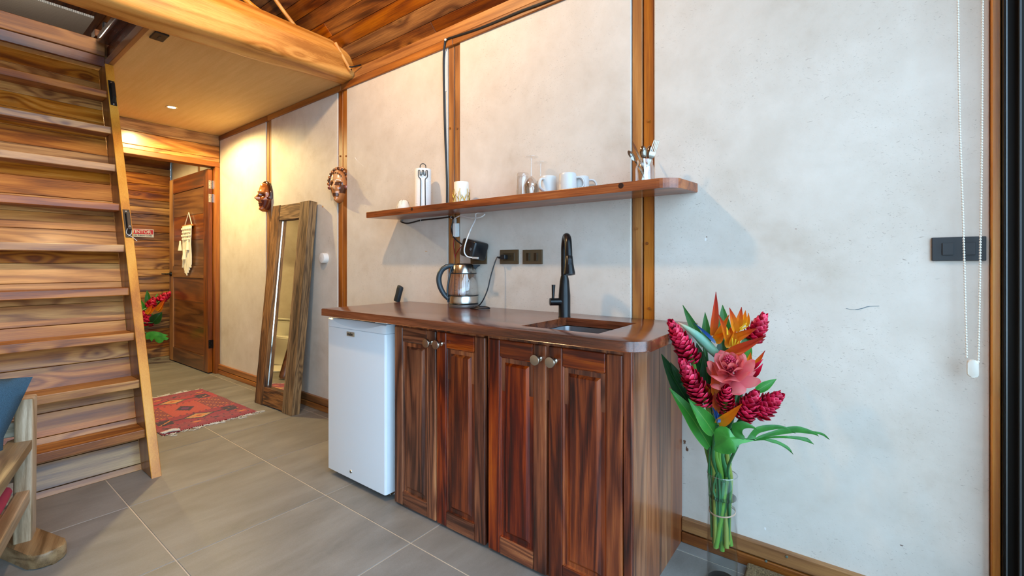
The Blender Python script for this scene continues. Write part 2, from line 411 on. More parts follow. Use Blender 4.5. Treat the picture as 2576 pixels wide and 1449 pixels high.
# plank helper for boarded walls lying in a plane x = const, boards along y
def boarded(parent, xf, y0, y1, zs, mat, th=0.02, split=None):
    for z0, z1 in zip(zs, zs[1:]):
        cuts = [y0, y1]
        if split and random.random() < split: cuts = [y0, random.uniform(y0+0.25*(y1-y0), y1-0.25*(y1-y0)), y1]
        for a, b in zip(cuts, cuts[1:]):
            obj('plank', B(xf-th, xf, a+0.0005, b-0.0005, min(z0, z1)+0.0012, max(z0, z1)-0.0012, 0.003), mat, parent)
# back wall with the doorway
wb = struct('wall_back', B(XB-0.10, XB-0.02, YL, 0.64, 0, ZC), plain('wall_core_dark', '4a3520', 0.9))
obj('lintel_core', B(XB-0.10, XB-0.02, 0.64, YW, 2.14, ZC), plain('wall_core_dark', '4a3520', 0.9), wb)
boarded(wb, XB, YL, YW-0.001, [2.185, 2.225, 2.349, ZC], teak(1))
boarded(wb, XB, YL, 0.64, [0.0+0.115*k for k in range(20)], teak(1))
tf = struct('trim_2', B(XB-0.12, XB+0.008, 0.64, YW-0.001, 2.135, 2.185, 0.003), trimw(1), label='honey-coloured head trim over the back doorway')
struct('trim_3', B(XB-0.12, XB+0.006, 1.856, YW-0.001, 0.0, 2.135, 0.003), trimw(2), label='narrow door jamb against the plaster wall')
struct('trim_4', B(XB-0.12, XB+0.006, 0.64, 0.685, 0.0, 2.135, 0.003), darkred(2), label='far door jamb hidden behind the stair')
# far boarded wall of the room behind
wf = struct('wall_far', B(XF-0.12, XF-0.02, YL, YW, 0, ZC), plain('wall_core_dark', '4a3520', 0.9))
zz = [0.0]
while zz[-1] < ZC-0.02: zz.append(min(zz[-1]+random.choice((0.085, 0.1, 0.115, 0.13)), ZC))
boarded(wf, XF, 0.95, YW-0.002, zz, wood('far_planks', 1, ['4a2610', '7c4a1e', 'a87234', 'cc9852'], 0.36, 6.0, 4.0, 0.32, 0.25, knots=0.2), split=0.25)
obj('plaster_panel', B(XF-0.019, XF-0.002, YL, 0.95, 0, ZC), plaster(), wf)
# side wall behind the camera's left and gable over the loft
struct('wall_left', B(XF-0.1, 0.42, YL-0.12, YL, 0, 2.6), plaster())
struct('wall_bath', B(XF, XB-0.1, -0.70, -0.62, 0, ZC), plaster())
gb = bmesh.new(); prism(gb, [(YL-0.1, 2.4), (YW+0.1, 2.4), (-0.1, 4.75)], 0, 0.1, slope_frame((-6.95, 0, 0), (0,1,0), (0,0,1)))
struct('wall_gable', gb, teak(1))

# flat ceiling under the loft (underside board + floor above) with the stair hatch left open
HX0, HX1, HY = -4.015, -3.06, 0.765
cb = bmesh.new()
box(cb, XB, -2.97, HY+0.028, YW+0.01, ZC, ZC+0.02)
box(cb, XB, HX0-0.02, YL, HY+0.028, ZC, ZC+0.02)
box(cb, XF-0.1, XB, YL, YW+0.01, ZC, ZC+0.02)
cl = struct('ceiling', cb, ceilmat())
lb = bmesh.new()
box(lb, XF-0.1, HX0-0.035, YL, YW, ZC+0.02, 2.625); box(lb, HX0-0.035, -3.1, HY+0.06, YW, ZC+0.02, 2.625)
struct('floor_loft', lb, teak(1))
# hatch edges
h1 = struct('trim_5', B(HX0-0.035, HX0+0.0, 0.0, HY, 2.528, 2.632, 0.003), stair(1), label='pale board edging the loft floor above the stair')
obj('under_board', B(HX0-0.035, HX0-0.012, 0.0, HY, ZC-0.002, 2.527, 0.002), darkred(1), h1)
h2 = struct('trim_6', B(HX0-0.02, HX1, HY, HY+0.028, ZC-0.006, ZC+0.05, 0.003), trimw(0), label='dark glossy edge trim of the stair hatch')
obj('edge_board', B(HX0-0.02, HX1, HY+0.012, HY+0.058, ZC+0.05, 2.60, 0.003), darkred(0), h2)
obj('hatch_rail', B(HX0+0.02, HX1, HY-0.045, HY+0.03, 2.60, 2.655, 0.012, 3), darkred(0), h2)

# pitched boarded roof, 45 degrees, boards along the wall
RP = slope_frame((0, YW+0.01, 2.545), (1, 0, 0), (0, -1, 1))
RM = slope_frame((0, YL-0.01, 2.545), (1, 0, 0), (0, 1, 1))
rk = bmesh.new(); box(rk, -6.95, 0.45, -0.05, 2.9, -0.09, -0.001, M=RP)
roof = struct('ceiling_roof', rk, plain('roof_core', '3a2412', 0.9))
rk = bmesh.new(); box(rk, -6.95, 0.45, -0.05, 2.9, 0.001, 0.09, M=RM); obj('roof_core', rk, plain('roof_core', '3a2412', 0.9), roof)
w0 = -0.02; row = 0
while w0 < 2.84:
    w1 = w0+(0.083 if row == 0 else 0.0885)
    cuts = [-6.95, 0.42]
    for q in ({1: (-1.2,), 2: (-4.1,), 3: (-2.86, -0.6), 4: (-4.4, -1.45), 5: (-3.6, -1.9), 6: (-2.2,)}.get(row, (random.uniform(-6, -3.2), random.uniform(-2.8, -0.5)))):
        cuts.append(q)
    cuts.sort()
    for a, b in zip(cuts, cuts[1:]):
        bm = bmesh.new(); box(bm, a+0.001, b-0.001, w0+0.0008, w1-0.0008, 0.0, 0.02, 0.002)
        o = obj('roof_board', bm, roofw(0), roof); o.matrix_local = RP
    bm = bmesh.new(); box(bm, -6.95, 0.42, w0+0.0008, w1-0.0008, -0.02, 0.0, 0.002)
    o = obj('roof_board', bm, roofw(0), roof); o.matrix_local = RM
    w0 = w1; row += 1

# glazed front: wooden jamb, dark aluminium frame, sliding sashes, gable panes
w1 = struct('window_1', B(0.3185, 0.3365, 1.884, YW+0.02, 0.0, 2.46, 0.002), orange(2), label='wooden jamb of the sliding glass door')
ALU = plain('dark_aluminium', '26221f', 0.32, 0.7); ALUE = plain('aluminium_edge', '8b8f92', 0.3, 0.9)
fb = bmesh.new(); box(fb, 0.338, 0.40, 1.872, YW+0.02, 0.0, 2.46, 0.002); obj('frame_jamb', fb, ALU, w1)
obj('frame_lip', B(0.3435, 0.3465, 1.866, 1.873, 0.0, 2.46), ALUE, w1)
obj('frame_lip', B(0.3685, 0.3725, 1.860, 1.873, 0.0, 2.46), ALUE, w1)
obj('frame_head', B(0.36, 0.46, YL, 1.83, 2.40, 2.47), ALU, w1)
obj('frame_sill', B(0.36, 0.46, YL, 1.83, 0.0, 0.04), ALU, w1)
for y0, y1, x in ((1.80, 0.50, 0.385), (0.56, -0.80, 0.43), (-0.74, -2.06, 0.385)):
    s = obj('sash_stile', B(x-0.018, x+0.018, y0-0.05, y0, 0.04, 2.40, 0.002), ALU, w1)
    obj('sash_stile', B(x-0.018, x+0.018, y1, y1+0.05, 0.04, 2.40, 0.002), ALU, w1)
    obj('sash_rail', B(x-0.018, x+0.018, y1+0.05, y0-0.05, 2.34, 2.40, 0.002), ALU, w1)
    obj('sash_rail', B(x-0.018, x+0.018, y1+0.05, y0-0.05, 0.04, 0.11, 0.002), ALU, w1)
    obj('pane', B(x-0.003, x+0.003, y1+0.05, y0-0.05, 0.11, 2.34), thin_glass('window_glass', (0.97, 0.99, 1, 1), 0.04, 0.8), w1)
struct('trim_7', B(0.33, 0.46, YL, YW+0.05, 2.47, 2.56, 0.003), trimw(1))
w2 = struct('window_2', B(0.36, 0.44, -0.14, -0.06, 2.56, 4.45), trimw(2))
for s in (1, -1):
    gp = bmesh.new(); prism(gp, [(-0.1+s*0.045, 2.56), (-0.1+s*1.92, 2.56), (-0.1+s*0.045, 4.43)], -0.003, 0.003, slope_frame((0.40, 0, 0), (0,1,0), (0,0,1)))
    obj('pane', gp, thin_glass('window_glass'), w2)

# log beam carrying the loft edge
lg = bmesh.new(); ys = [1.897, 1.889, 1.86]+[1.80-0.1*k for k in range(40)]
NS = 48; rings = []
for k, y in enumerate(ys):
    if y < YL: break
    t = max(0.0, min(1.0, (1.88-y)/1.2)); r = 0.127+0.034*t + (0.02 if y < 0 else 0)*min(1, -y/1.0 if y < 0 else 0)
    zc = 2.575-0.040*t; xc = -2.95
    if k == 0: r *= 0.97
    rg = []
    for a in range(NS):
        th = 2*PI*a/NS
        # hewn: slightly flattened faces
        ph = (th-0.2+0.12*noise.noise(Vector((0.5, y*0.8, 0)))) % (PI/3)-PI/6
        q = r*min(0.91/math.cos(ph), 1.02)
        q += 0.006*noise.noise(Vector((math.cos(th)*1.3, y*1.7, math.sin(th)*1.3)))+0.004*noise.noise(Vector((math.cos(th)*3, y*5, math.sin(th)*3)))
        zz_ = zc+q*math.sin(th); rg.append(lg.verts.new((xc+q*math.cos(th), min(y, 1.899-0.80*max(0.0, zz_-2.53)-0.004*k), zz_)))
    rings.append(rg)
for A_, C_ in zip(rings, rings[1:]):
    for a in range(NS): lg.faces.new((A_[a], A_[(a+1) % NS], C_[(a+1) % NS], C_[a]))
lg.faces.new(rings[0]); lg.faces.new(rings[-1][::-1])
lo = obj('log_beam', lg, logw(1), None, 60)
tag(lo, 'thick peeled honey-coloured log beam carrying the loft edge', 'beam')
# poles of the loft railing rising behind the log
for i, (b, t_, ext, r, lb_) in enumerate((((672, 43), (618, 0), 5.0, 0.017, 'slim bent pole of loft railing behind log, furthest from the plaster wall'), ((750, 76), (693.6, 0), 4.0, 0.013, 'slim pole of loft railing rising behind the middle of the log'), ((880, 174), (843, 107), 1.0, 0.012, 'short orange peg beside the log end at the plaster wall'))):
    P0 = px(b[0], b[1], 'x', -3.06 if i < 2 else -2.83); P1 = px(t_[0], t_[1], 'x', -3.06 if i < 2 else -2.83)
    d = P1-P0; pts = [P0-d*(0.35 if i < 2 else 0), P0, P1]
    if i < 2:
        pts += [P0+d*2.0+Vector((0,0,0.06)), P0+d*ext*0.75+Vector((0,0,0.3)), P0+d*ext*0.8+Vector((0,0,0.6))]
    bm = tube(bmesh.new(), smooth(pts, 5), r, 10)
    tag(obj('railing_pole' if i < 2 else 'wooden_peg', bm, orange(2), None, 40), lb_, 'pole' if i < 2 else 'peg', 'loft railing poles' if i < 2 else None)
bm = tube(bmesh.new(), smooth([px(878, 168, 'x', -2.82), px(888, 168, 'x', -2.81), px(908, 163, 'y', 1.88)], 5), 0.005, 8)
tag(obj('cable_end', bm, BLACK, None, 40), 'short black cable end tucked behind the log at the wall', 'cable')
# woven panel under the roof of the loft, seen through the hatch
g = G('grey_herringbone'); v = g.coords(rnd=False); sx = g.n('ShaderNodeSeparateXYZ', i_0=v)
zig = g.math('PINGPONG', g.math('MULTIPLY', sx.outputs[1], 1.0), 0.035)
st_ = g.math('FRACT', g.math('MULTIPLY', g.math('ADD', sx.outputs[0], zig), 90.0))
g.set(Base_Color=g.ramp(g.math('ADD', g.math('MULTIPLY', st_, 0.8), g.math('MULTIPLY', g.noise(v, 300.0), 0.3)), [(0.3, '8a8b82'), (0.75, 'e6e6dc')]), Roughness=0.9)
cn = px(237, 47, 'z', 3.30)
bm = B(-0.9, 0.0, -1.5, 0.0, 0, 0.02)
tag(obj('woven_panel', bm, g.m, None, None, loc=(cn.x, cn.y, 3.30)), 'grey herringbone woven panel seen through the stair hatch', 'panel')
# clutter at the head of the stair
p = px(262, 70, 'y', HY-0.02)
o = thing('rail_bracket', 'small black bracket on the hatch rail', 'bracket', (p.x, HY-0.015, 2.655))
obj('plate', B(-0.03, 0.03, -0.02, 0.02, 0, 0.008, 0.002), BLACK, o); obj('lug', B(-0.018, 0.018, -0.014, 0.014, 0.008, 0.07, 0.008, 2), BLACK, o)
o = tag(obj('rail_stick', tube(bmesh.new(), [(0, 0, 0.012), (0.75, 0, 0.012)], 0.013, 10), orange(0), None, 40, loc=(p.x+0.05, HY+0.0, 2.657)), 'round wooden stick lying on the hatch rail', 'stick')
o = tag(obj('wooden_offcut', B(-0.05, 0.05, -0.03, 0.03, 0, 0.045, 0.003), teak(0), None, None, loc=(p.x-0.14, HY-0.02, 2.655)), 'small wooden block at the end of the hatch rail', 'block')
# unseen lamp added on the loft floor to brighten the woven panel
rl = thing('loft_lamp', 'small unseen lamp added on the loft floor as fill light', 'lamp', (-4.9, 0.3, 2.626))
obj('foot', lathe(bmesh.new(), [(0, 0), (0.06, 0), (0.06, 0.01), (0.01, 0.016), (0.008, 0.09), (0, 0.09)], 20), BLACK, rl, 40)
obj('bulb', lathe(bmesh.new(), [(0, 0.09), (0.02, 0.10), (0.035, 0.13), (0.025, 0.16), (0, 0.17)], 20), emis('loft_bulb', 'ffdcae', 6.0), rl, 60)
light('loft_lamp_light', 'POINT', (-4.9, 0.3, 2.84), 4.5, (1.0, 0.90, 0.74), 0.05)
# ceiling downlight and black sensor box
def downlight(label, x, y, energy, cone=2.95, st=60):
    d = thing('ceiling_downlight', label, 'light', (x, y, ZC))
    obj('ring', lathe(bmesh.new(), [(0.028, -0.001), (0.040, -0.004), (0.043, 0.0), (0.028, 0.001)], 28), plain('satin_ring', 'c9b48a', 0.35, 0.6), d, 40)
    obj('lens', lathe(bmesh.new(), [(0, -0.003), (0.02, -0.0025), (0.029, 0.0)], 24), emis('lamp_glow', 'ffe9b8', st), d, 40)
    l = light('downlight_lamp', 'SPOT', (x, y, ZC-0.02), energy, (1.0, 0.76, 0.32), 0.03, (0, 0, 0), spot_size=cone, spot_blend=0.35)
    return d
downlight('lit round downlight in the tan ceiling before the doorway', -4.61, 1.305, 112)
downlight('lit round downlight in the room behind the doorway', -6.0, 1.0, 55)
bmv = B(-0.058, 0.058, -0.034, 0.034, -0.011, 0, 0.004, 2)
o = thing('ceiling_vent', 'flat black box with a slot on the tan ceiling', 'vent', (-3.222, 0.852, ZC))
obj('housing', bmv, BLACK, o); obj('slot', B(-0.02, 0.02, -0.005, 0.005, -0.0125, -0.0108), plain('slot_grey', '3c3a36', 0.6), o)

# the door, standing open into the room behind
d1 = bpy.data.objects.new('door_1', None); COL.objects.link(d1); d1.location = (-5.305, 1.852, 0.012); d1.rotation_euler = (0, 0, math.radians(0.5))
d1['kind'] = 'structure'; d1['label'] = 'brown boarded door standing open into the room behind'
DW, DH, DT = 1.135, 2.105, 0.042
obj('core', B(-DW+0.02, -0.02, -DT+0.016, -0.012, 0.02, DH-0.02), doorw(0), d1)
obj('stile', B(-0.115, 0, -DT, 0, 0, DH, 0.002), doorw(2), d1)
obj('stile', B(-DW, -DW+0.115, -DT, 0, 0, DH, 0.002), trimw(2), d1)
for z0, z1 in ((0, 0.16), (0.97, 1.10), (DH-0.17, DH)):
    obj('rail', B(-DW+0.116, -0.116, -DT+0.001, -0.001, z0, z1, 0.002), doorw(0), d1)
for z0, z1 in ((0.161, 0.44), (0.443, 0.71), (0.713, 0.969), (1.101, 1.38), (1.383, 1.655), (1.658, DH-0.171)):
    obj('board', B(-DW+0.116, -0.116, -DT+0.010, -0.010, z0, z1, 0.002), doorw(0), d1)
h = obj('handle_rose', lathe(bmesh.new(), [(0, 0.014), (0.026, 0.012), (0.028, 0)], 18), BLACKM, d1, 40, loc=(-DW+0.055, -DT, 1.005), rot=(PI/2, 0, 0))
bm = tube(bmesh.new(), smooth([(0, 0, 0.01), (0, 0, 0.045), (-0.02, 0, 0.055), (-0.11, 0, 0.055)], 4), 0.009, 8); obj('lever', bm, BLACKM, h, 40)
for u, v0_, v1_, m in ((0, 1.90, 1.985, STEEL), (0, 1.76, 1.845, STEEL), (0, 0.25, 0.335, BLACKM)):
    hg = obj('hinge', B(-0.0005, 0.0025, -0.036, -0.004, v0_, v1_, 0.0008), m, d1)
    obj('hinge_pin', tube(bmesh.new(), [(0.006, 0.003, v0_), (0.006, 0.003, v1_)], 0.006, 10), m, hg, 40)
    for k in range(4):
        obj('screw', lathe(bmesh.new(), [(0, 0.0015), (0.003, 0.001), (0.0035, 0)], 8), BLACK, hg, None, loc=(0.0025, -0.012-0.016*(k % 2), v0_+0.012+0.02*k), rot=(0, PI/2, 0))

# ================================================================== STAIR
ZS = 2.452
def sx(z, off=0.0): return -2.955-0.4*z+off
SD = Vector((-0.4, 0, 1)).normalized()
ld = thing('ladder_stair', 'steep wooden ladder stair with plank backing and wide treads', 'stairs', (-2.955, 0.35, 0))
LO = Vector((2.955, -0.35, 0))
def lbox(*a, **k):
    bm = B(*a, **k); bmesh.ops.translate(bm, verts=bm.verts, vec=LO); return bm
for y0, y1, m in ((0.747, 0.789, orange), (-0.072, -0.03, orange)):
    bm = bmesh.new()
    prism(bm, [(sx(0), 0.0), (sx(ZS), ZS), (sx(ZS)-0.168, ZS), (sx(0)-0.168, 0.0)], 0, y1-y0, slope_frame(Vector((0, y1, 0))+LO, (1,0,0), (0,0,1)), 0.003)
    st = obj('stringer', bm, wood('stringer_side', 2, ['4f2a12', '74451f', '8e5a2c', 'a46d3a'], 0.38, 4.0, 2.0, 0.0, 0.2), ld)  # darker side colour holds brown stain plus shade put into the wood tone
    bm = bmesh.new(); prism(bm, [(sx(0)+0.008, 0.0), (sx(ZS)+0.008, ZS), (sx(ZS)+0.0005, ZS), (sx(0)+0.0005, 0.0)], 0, y1-y0+0.002, slope_frame(Vector((0, y1+0.001, 0))+LO, (1,0,0), (0,0,1)), 0.002)
    obj('stringer_facing', bm, wood('stringer_wood', 2, ['ad651a', 'c98026', 'da9430', 'e2a442'], 0.38, 4.0, 2.0, 0.0, 0.2), ld)
    if y0 > 0:
        for uc, vc, L in ((282, 235, 0.19), (321, 562, 0.185)):
            q = px(uc, vc, 'y', 0.768)
            M = slope_frame(Vector((sx(q.z)+0.0095, 0.768, q.z))+LO, (0, 1, 0), SD)   # x across, y up the slope, z out
            M2 = M
            bm = bmesh.new(); box(bm, -0.016, 0.016, -L/2, L/2, -0.001, 0.003, 0.001, M=M2)
            pl = obj('handle_plate', bm, BLACK, ld)
            bm = bmesh.new()
            for a_, b_ in zip([(0, -L*0.36, 0.002), (0, -L*0.28, 0.034), (0, L*0.28, 0.034)], [(0, -L*0.28, 0.034), (0, L*0.28, 0.034), (0, L*0.36, 0.002)]):
                A_, B_ = Vector(a_), Vector(b_); t_ = (B_-A_).normalized(); n_ = Vector((1,0,0)).cross(t_)
                Mx = M2 @ slope_frame((A_+B_)/2, (1,0,0), t_)
                box(bm, -0.009, 0.009, -(B_-A_).length/2-0.003, (B_-A_).length/2+0.003, -0.0035, 0.0035, 0.001, M=Mx)
            obj('handle_grip', bm, BLACK, pl)
            for s_ in (-1, 1):
                bm = lathe(bmesh.new(), [(0, 0.0045), (0.003, 0.004), (0.0045, 0.003)], 10, (0, s_*L*0.44, 0), M=M2); obj('screw', bm, STEEL, pl)
            if vc > 400:
                bm = tube(bmesh.new(), [M2 @ Vector(c) for c in smooth([(-0.012, -0.06, 0.006), (0.0, -0.035, 0.042), (0.014, -0.06, 0.006), (0.0, -0.082, 0.008)], 6, True)], 0.0016, 6, True)
                tube(bm, [M2 @ Vector(c) for c in smooth([(0.0, -0.082, 0.008), (0.018, -0.10, 0.012), (0.034, -0.118, 0.008)], 4)], 0.0015, 6)
                obj('cable_tie', bm, WPLAST, pl, 40)
TZ = [0.236+0.2528*k for k in range(9)]
for z in TZ:
    obj('tread', lbox(sx(z)-0.172, sx(z)-0.012, -0.031, 0.748, z-0.045, z, 0.004, 2), stair(1), ld)
# backing planks
nrm = Vector((1, 0, 0.4)).normalized(); s0 = -0.0; L0 = ZS/SD.z
ws = [0.0, 0.036]
while ws[-1] < L0-0.05: ws.append(min(ws[-1]+random.choice((0.105, 0.118, 0.125)), L0))
for a, b in zip(ws, ws[1:]):
    M = slope_frame(Vector((sx(0)-0.166, 0.0, 0))+LO, (0, 1, 0), SD)
    bm = bmesh.new(); box(bm, -0.031, 0.7469, a+0.0014, b-0.0014, -0.016, 0.0, 0.0015, M=M)
    obj('back_plank', bm, stair(1), ld)

bm = bmesh.new(); box(bm, -0.031, 0.75, 0.0, L0, -0.026, -0.0165, M=slope_frame(Vector((sx(0)-0.166, 0.0, 0))+LO, (0, 1, 0), SD))
obj('backing_sheet', bm, plain('backing_dark', '2a170a', 0.9), ld)  # dark sheet added to keep corridor lamp light out of the plank gaps

# ================================================================== KITCHEN
CZ = 0.895
cx0, cx1, cy0 = -2.258, -0.502, 1.300
sk = [px(1308, 819.5, 'z', CZ), px(1429, 798.7, 'z', CZ), px(1601, 813.4, 'z', CZ)]
SX0, SX1 = (sk[0].x+sk[1].x)/2, sk[2].x
SY0, SY1 = sk[0].y, (sk[1].y+sk[2].y)/2
# worktop built as one slab with a square hole
ct = thing('worktop', 'dark red-brown wooden worktop with a sink cut-out', 'worktop', (0, 0, 0.862))
bm = bmesh.new()
out = [(cx0, YW-0.002), (cx0, cy0)]
R_ = 0.075
for k in range(9):
    a = -PI/2+PI/2*k/8; out.append((cx1-R_+R_*math.cos(a), cy0+R_+R_*math.sin(a)))
out.append((cx1, YW-0.002))
inn = [(SX0, SY1), (SX0, SY0), (SX1, SY0), (SX1, SY1)]
def ring_slab(bm, out, inn, z0, z1):
    vo = [[bm.verts.new((x, y, z)) for x, y in out] for z in (z0, z1)]; vi = [[bm.verts.new((x, y, z)) for x, y in inn] for z in (z0, z1)]
    for L_ in (vo, vi):
        n = len(L_[0])
        for i in range(n): bm.faces.new((L_[0][i], L_[0][(i+1) % n], L_[1][(i+1) % n], L_[1][i]))
    for s in (0, 1):
        O, I = vo[s], vi[s]; n = len(O)
        bm.faces.new((O[0], O[1], I[1], I[0]))
        mid = n-2
        bm.faces.new([O[1]]+O[2:mid+1]+[I[2], I[1]])
        bm.faces.new((O[mid], O[mid+1], I[3], I[2])); bm.faces.new((O[n-1], O[0], I[0], I[3]))
    es = [e for e in bm.edges if abs(e.verts[0].co.z-z1) < 1e-6 and abs(e.verts[1].co.z-z1) < 1e-6 and len(e.link_faces) == 2 and any(abs(f.normal.z) < 0.1 for f in e.link_faces)]
ring_slab(bm, out, inn, 0.0, CZ-0.862)
bm.normal_update()
rim = [e for e in bm.edges if len(e.link_faces) == 2 and abs(e.link_faces[0].normal.dot(e.link_faces[1].normal)) < 0.3 and abs(e.verts[0].co.z-e.verts[1].co.z) < 1e-6 and any(abs(v.co.y-cy0) < 0.08 or v.co.x > cx1-0.08 or abs(v.co.x-cx0) < 0.001 for v in e.verts)]
bmesh.ops.bevel(bm, geom=rim, offset=0.004, segments=2, profile=0.5, affect='EDGES', clamp_overlap=True)
obj('slab', bm, counterw(0), ct, 40)
# sink basin
SINKM = plain('sink_steel', 'b9bcc0', 0.28, 1.0)
sn = thing('sink', 'square stainless steel undermount sink in the worktop', 'sink', ((SX0+SX1)/2, (SY0+SY1)/2, 0.66))
hx, hy = (SX1-SX0)/2+0.006, (SY1-SY0)/2+0.006
bm = bmesh.new()
top = rrect(-hx, hx, -hy, hy, 0.03, 4); bot = rrect(-hx+0.012, hx-0.012, -hy+0.012, hy-0.012, 0.03, 4)
vt = [bm.verts.new((x, y, 0.198)) for x, y in top]; vb = [bm.verts.new((x, y, 0.0)) for x, y in bot]
vf = [bm.verts.new((x*1.05, y*1.05, 0.198)) for x, y in top]
n = len(vt)
for i in range(n):
    bm.faces.new((vt[i], vt[(i+1) % n], vb[(i+1) % n], vb[i])); bm.faces.new((vt[i], vt[(i+1) % n], vf[(i+1) % n], vf[i]))
bm.faces.new(vb); obj('basin', bm, SINKM, sn, 50)
obj('drain', lathe(bmesh.new(), [(0, 0.003), (0.03, 0.003), (0.036, 0.006), (0.04, 0.001)], 20), CHROME, sn, 40)
# tap
tp = px(1420, 797, 'z', CZ)
tapx, tapy = tp.x, tp.y
tpt = thing('kitchen_tap', 'tall matte black gooseneck tap with pull-down spray head', 'tap', (tapx, tapy, CZ))
TAPB = plain('tap_black', '0d1013', 0.3, 0.3)
obj('body', lathe(bmesh.new(), [(0, 0), (0.0275, 0), (0.0275, 0.004), (0.0265, 0.006), (0.0265, 0.12), (0.021, 0.20), (0.0165, 0.228), (0, 0.228)], 28), TAPB, tpt, 40)
hd = Vector((0.60, -0.80, 0)).normalized()
pts = [Vector((0, 0, 0.225)), Vector((0, 0, 0.34)), hd*0.008+Vector((0,0,0.40)), hd*0.04+Vector((0,0,0.437)), hd*0.085+Vector((0,0,0.446)), hd*0.125+Vector((0,0,0.425)), hd*0.144+Vector((0,0,0.385)), hd*0.158+Vector((0,0,0.335))]
obj('neck', tube(bmesh.new(), smooth(pts, 6), 0.0155, 16), TAPB, tpt, 40)
dn = (hd*0.26+Vector((0, 0, -1))).normalized(); M = slope_frame(hd*0.158+Vector((0,0,0.335)), dn.orthogonal(), dn.cross(dn.orthogonal()))
sp = obj('spray_head', lathe(bmesh.new(), [(0.0155, 0), (0.0165, 0.002), (0.018, 0.04), (0.0235, 0.088), (0.0235, 0.096), (0.019, 0.097), (0, 0.094)], 24, M=M), TAPB, tpt, 40)
obj('nozzle', lathe(bmesh.new(), [(0.009, 0.0975), (0.015, 0.0985), (0.015, 0.096)], 20, M=M), plain('nozzle_grey', '7c7e80', 0.5), sp, 40)
bx_ = hd*0.194+Vector((0,0,0.297))
bm = bmesh.new(); box(bm, -0.007, 0.007, -0.002, 0.004, -0.026, 0.026, 0.002, 2, M=Matrix.Translation(bx_+hd*-0.007) @ Matrix.Rotation(0.25, 4, Vector((-hd.y, hd.x, 0))) @ Matrix.Rotation(math.atan2(hd.y, hd.x)+PI/2, 4, 'Z')); obj('spray_button', bm, plain('button_grey', '33383d', 0.25), sp)
hdir = Vector((-0.72, -0.69, 0)).normalized()
hb = obj('handle_hub', tube(bmesh.new(), [Vector((0,0,0.085)), hdir*0.066+Vector((0,0,0.085)), hdir*0.067+Vector((0,0,0.085))], [0.021, 0.021, 0.019], 24), TAPB, tpt, 40)
obj('handle_lever', tube(bmesh.new(), [hdir*0.052+Vector((0,0,0.10)), hdir*0.050+Vector((0,0,0.18))], [0.0055, 0.0085], 12), TAPB, hb, 40)

tpt.scale = (1.0, 1.0, 0.80)
# base cabinets
def cabinet(name, label, x0, x1, doors, knobside):
    c = thing(name, label, 'cabinet', (x0, 1.385, 0), group='base cabinets under the worktop')
    def cb_(nm, a, b, y0, y1, z0, z1, m, bev=0.0, par=c, seg=1):
        return obj(nm, B(a-x0, b-x0, y0-1.385, y1-1.385, z0, z1, bev, seg), m, par)
    cb_('carcass', x0+0.002, x1-0.022, 1.405, 1.892, 0.04, 0.64, rose(2))
    cb_('carcass', x0+0.002, x1-0.022, 1.405, SY0-0.02, 0.64, 0.861, rose(2))
    cb_('face_frame', x0, x0+0.03, 1.385, 1.407, 0.0, 0.861, rose(2)); cb_('face_frame', x1-0.052, x1-0.0225, 1.385, 1.407, 0.0, 0.861, rose(2))
    cb_('face_frame', x0+0.03, x1-0.053, 1.385, 1.407, 0.83, 0.861, rose(0)); cb_('face_frame', x0+0.03, x1-0.053, 1.385, 1.407, 0.0, 0.05, rose(0))
    for (a, b), ks in zip(doors, knobside):
        D0, z0, z1 = 1.364, 0.008, 0.838; sw = 0.058
        dr = obj('door', B(a-x0+0.004, b-x0-0.004, D0+0.012-1.385, -0.001, z0+0.004, z1-0.004), rose(2), c)
        for q0, q1 in ((a, a+sw), (b-sw, b)):
            obj('stile', B(q0-x0, q1-x0, D0-1.385, -0.002, z0, z1, 0.006, 3), rose(2), dr)
        for q0, q1 in ((z0, z0+0.066), (z1-0.066, z1)):
            obj('rail', B(a+sw-x0+0.0005, b-sw-x0-0.0005, D0+0.0005-1.385, -0.002, q0, q1, 0.004, 2), rose(0), dr)
        # raised panel
        bm = bmesh.new(); pa, pb, pz0, pz1 = a+sw-x0, b-sw-x0, z0+0.066, z1-0.066
        yb, yf = D0+0.010-1.385, D0+0.001-1.385
        lv = [(0, yb-0.004), (0.006, yb), (0.020, yb), (0.032, yf)]
        rg = [[bm.verts.new(co) for co in ((pa+i_, y_, pz0+i_), (pb-i_, y_, pz0+i_), (pb-i_, y_, pz1-i_), (pa+i_, y_, pz1-i_))] for i_, y_ in lv]
        for A_, C_ in zip(rg, rg[1:]):
            for k in range(4): bm.faces.new((A_[k], A_[(k+1) % 4], C_[(k+1) % 4], C_[k]))
        bm.faces.new(rg[-1]); obj('panel', bm, rose(2), dr)
        kx = (b-0.028 if ks > 0 else a+0.028)-x0
        obj('knob', lathe(bmesh.new(), [(0, 0.036), (0.0185, 0.035), (0.0205, 0.032), (0.0205, 0.027), (0.009, 0.021), (0.007, 0.004), (0.011, 0)], 22), plain('satin_nickel', 'cdbfab', 0.25, 1.0), dr, 40, loc=(kx, D0-1.385, 0.788), rot=(PI/2, 0, 0))
    return c
cabinet('kitchen_cabinet', 'dark rosewood two-door cabinet beside the small white fridge', -1.738, -1.163, [(-1.733, -1.452), (-1.447, -1.170)], [1, -1])
cB = cabinet('kitchen_cabinet', 'dark rosewood two-door cabinet under the sink with pale end panel', -1.162, -0.561, [(-1.154, -0.881), (-0.873, -0.592)], [1, -1])
obj('corner_stile', B(-0.59+1.162, -0.561+1.162, 1.368-1.385, 0.0, 0.0, 0.861, 0.003), rose(2), cB)
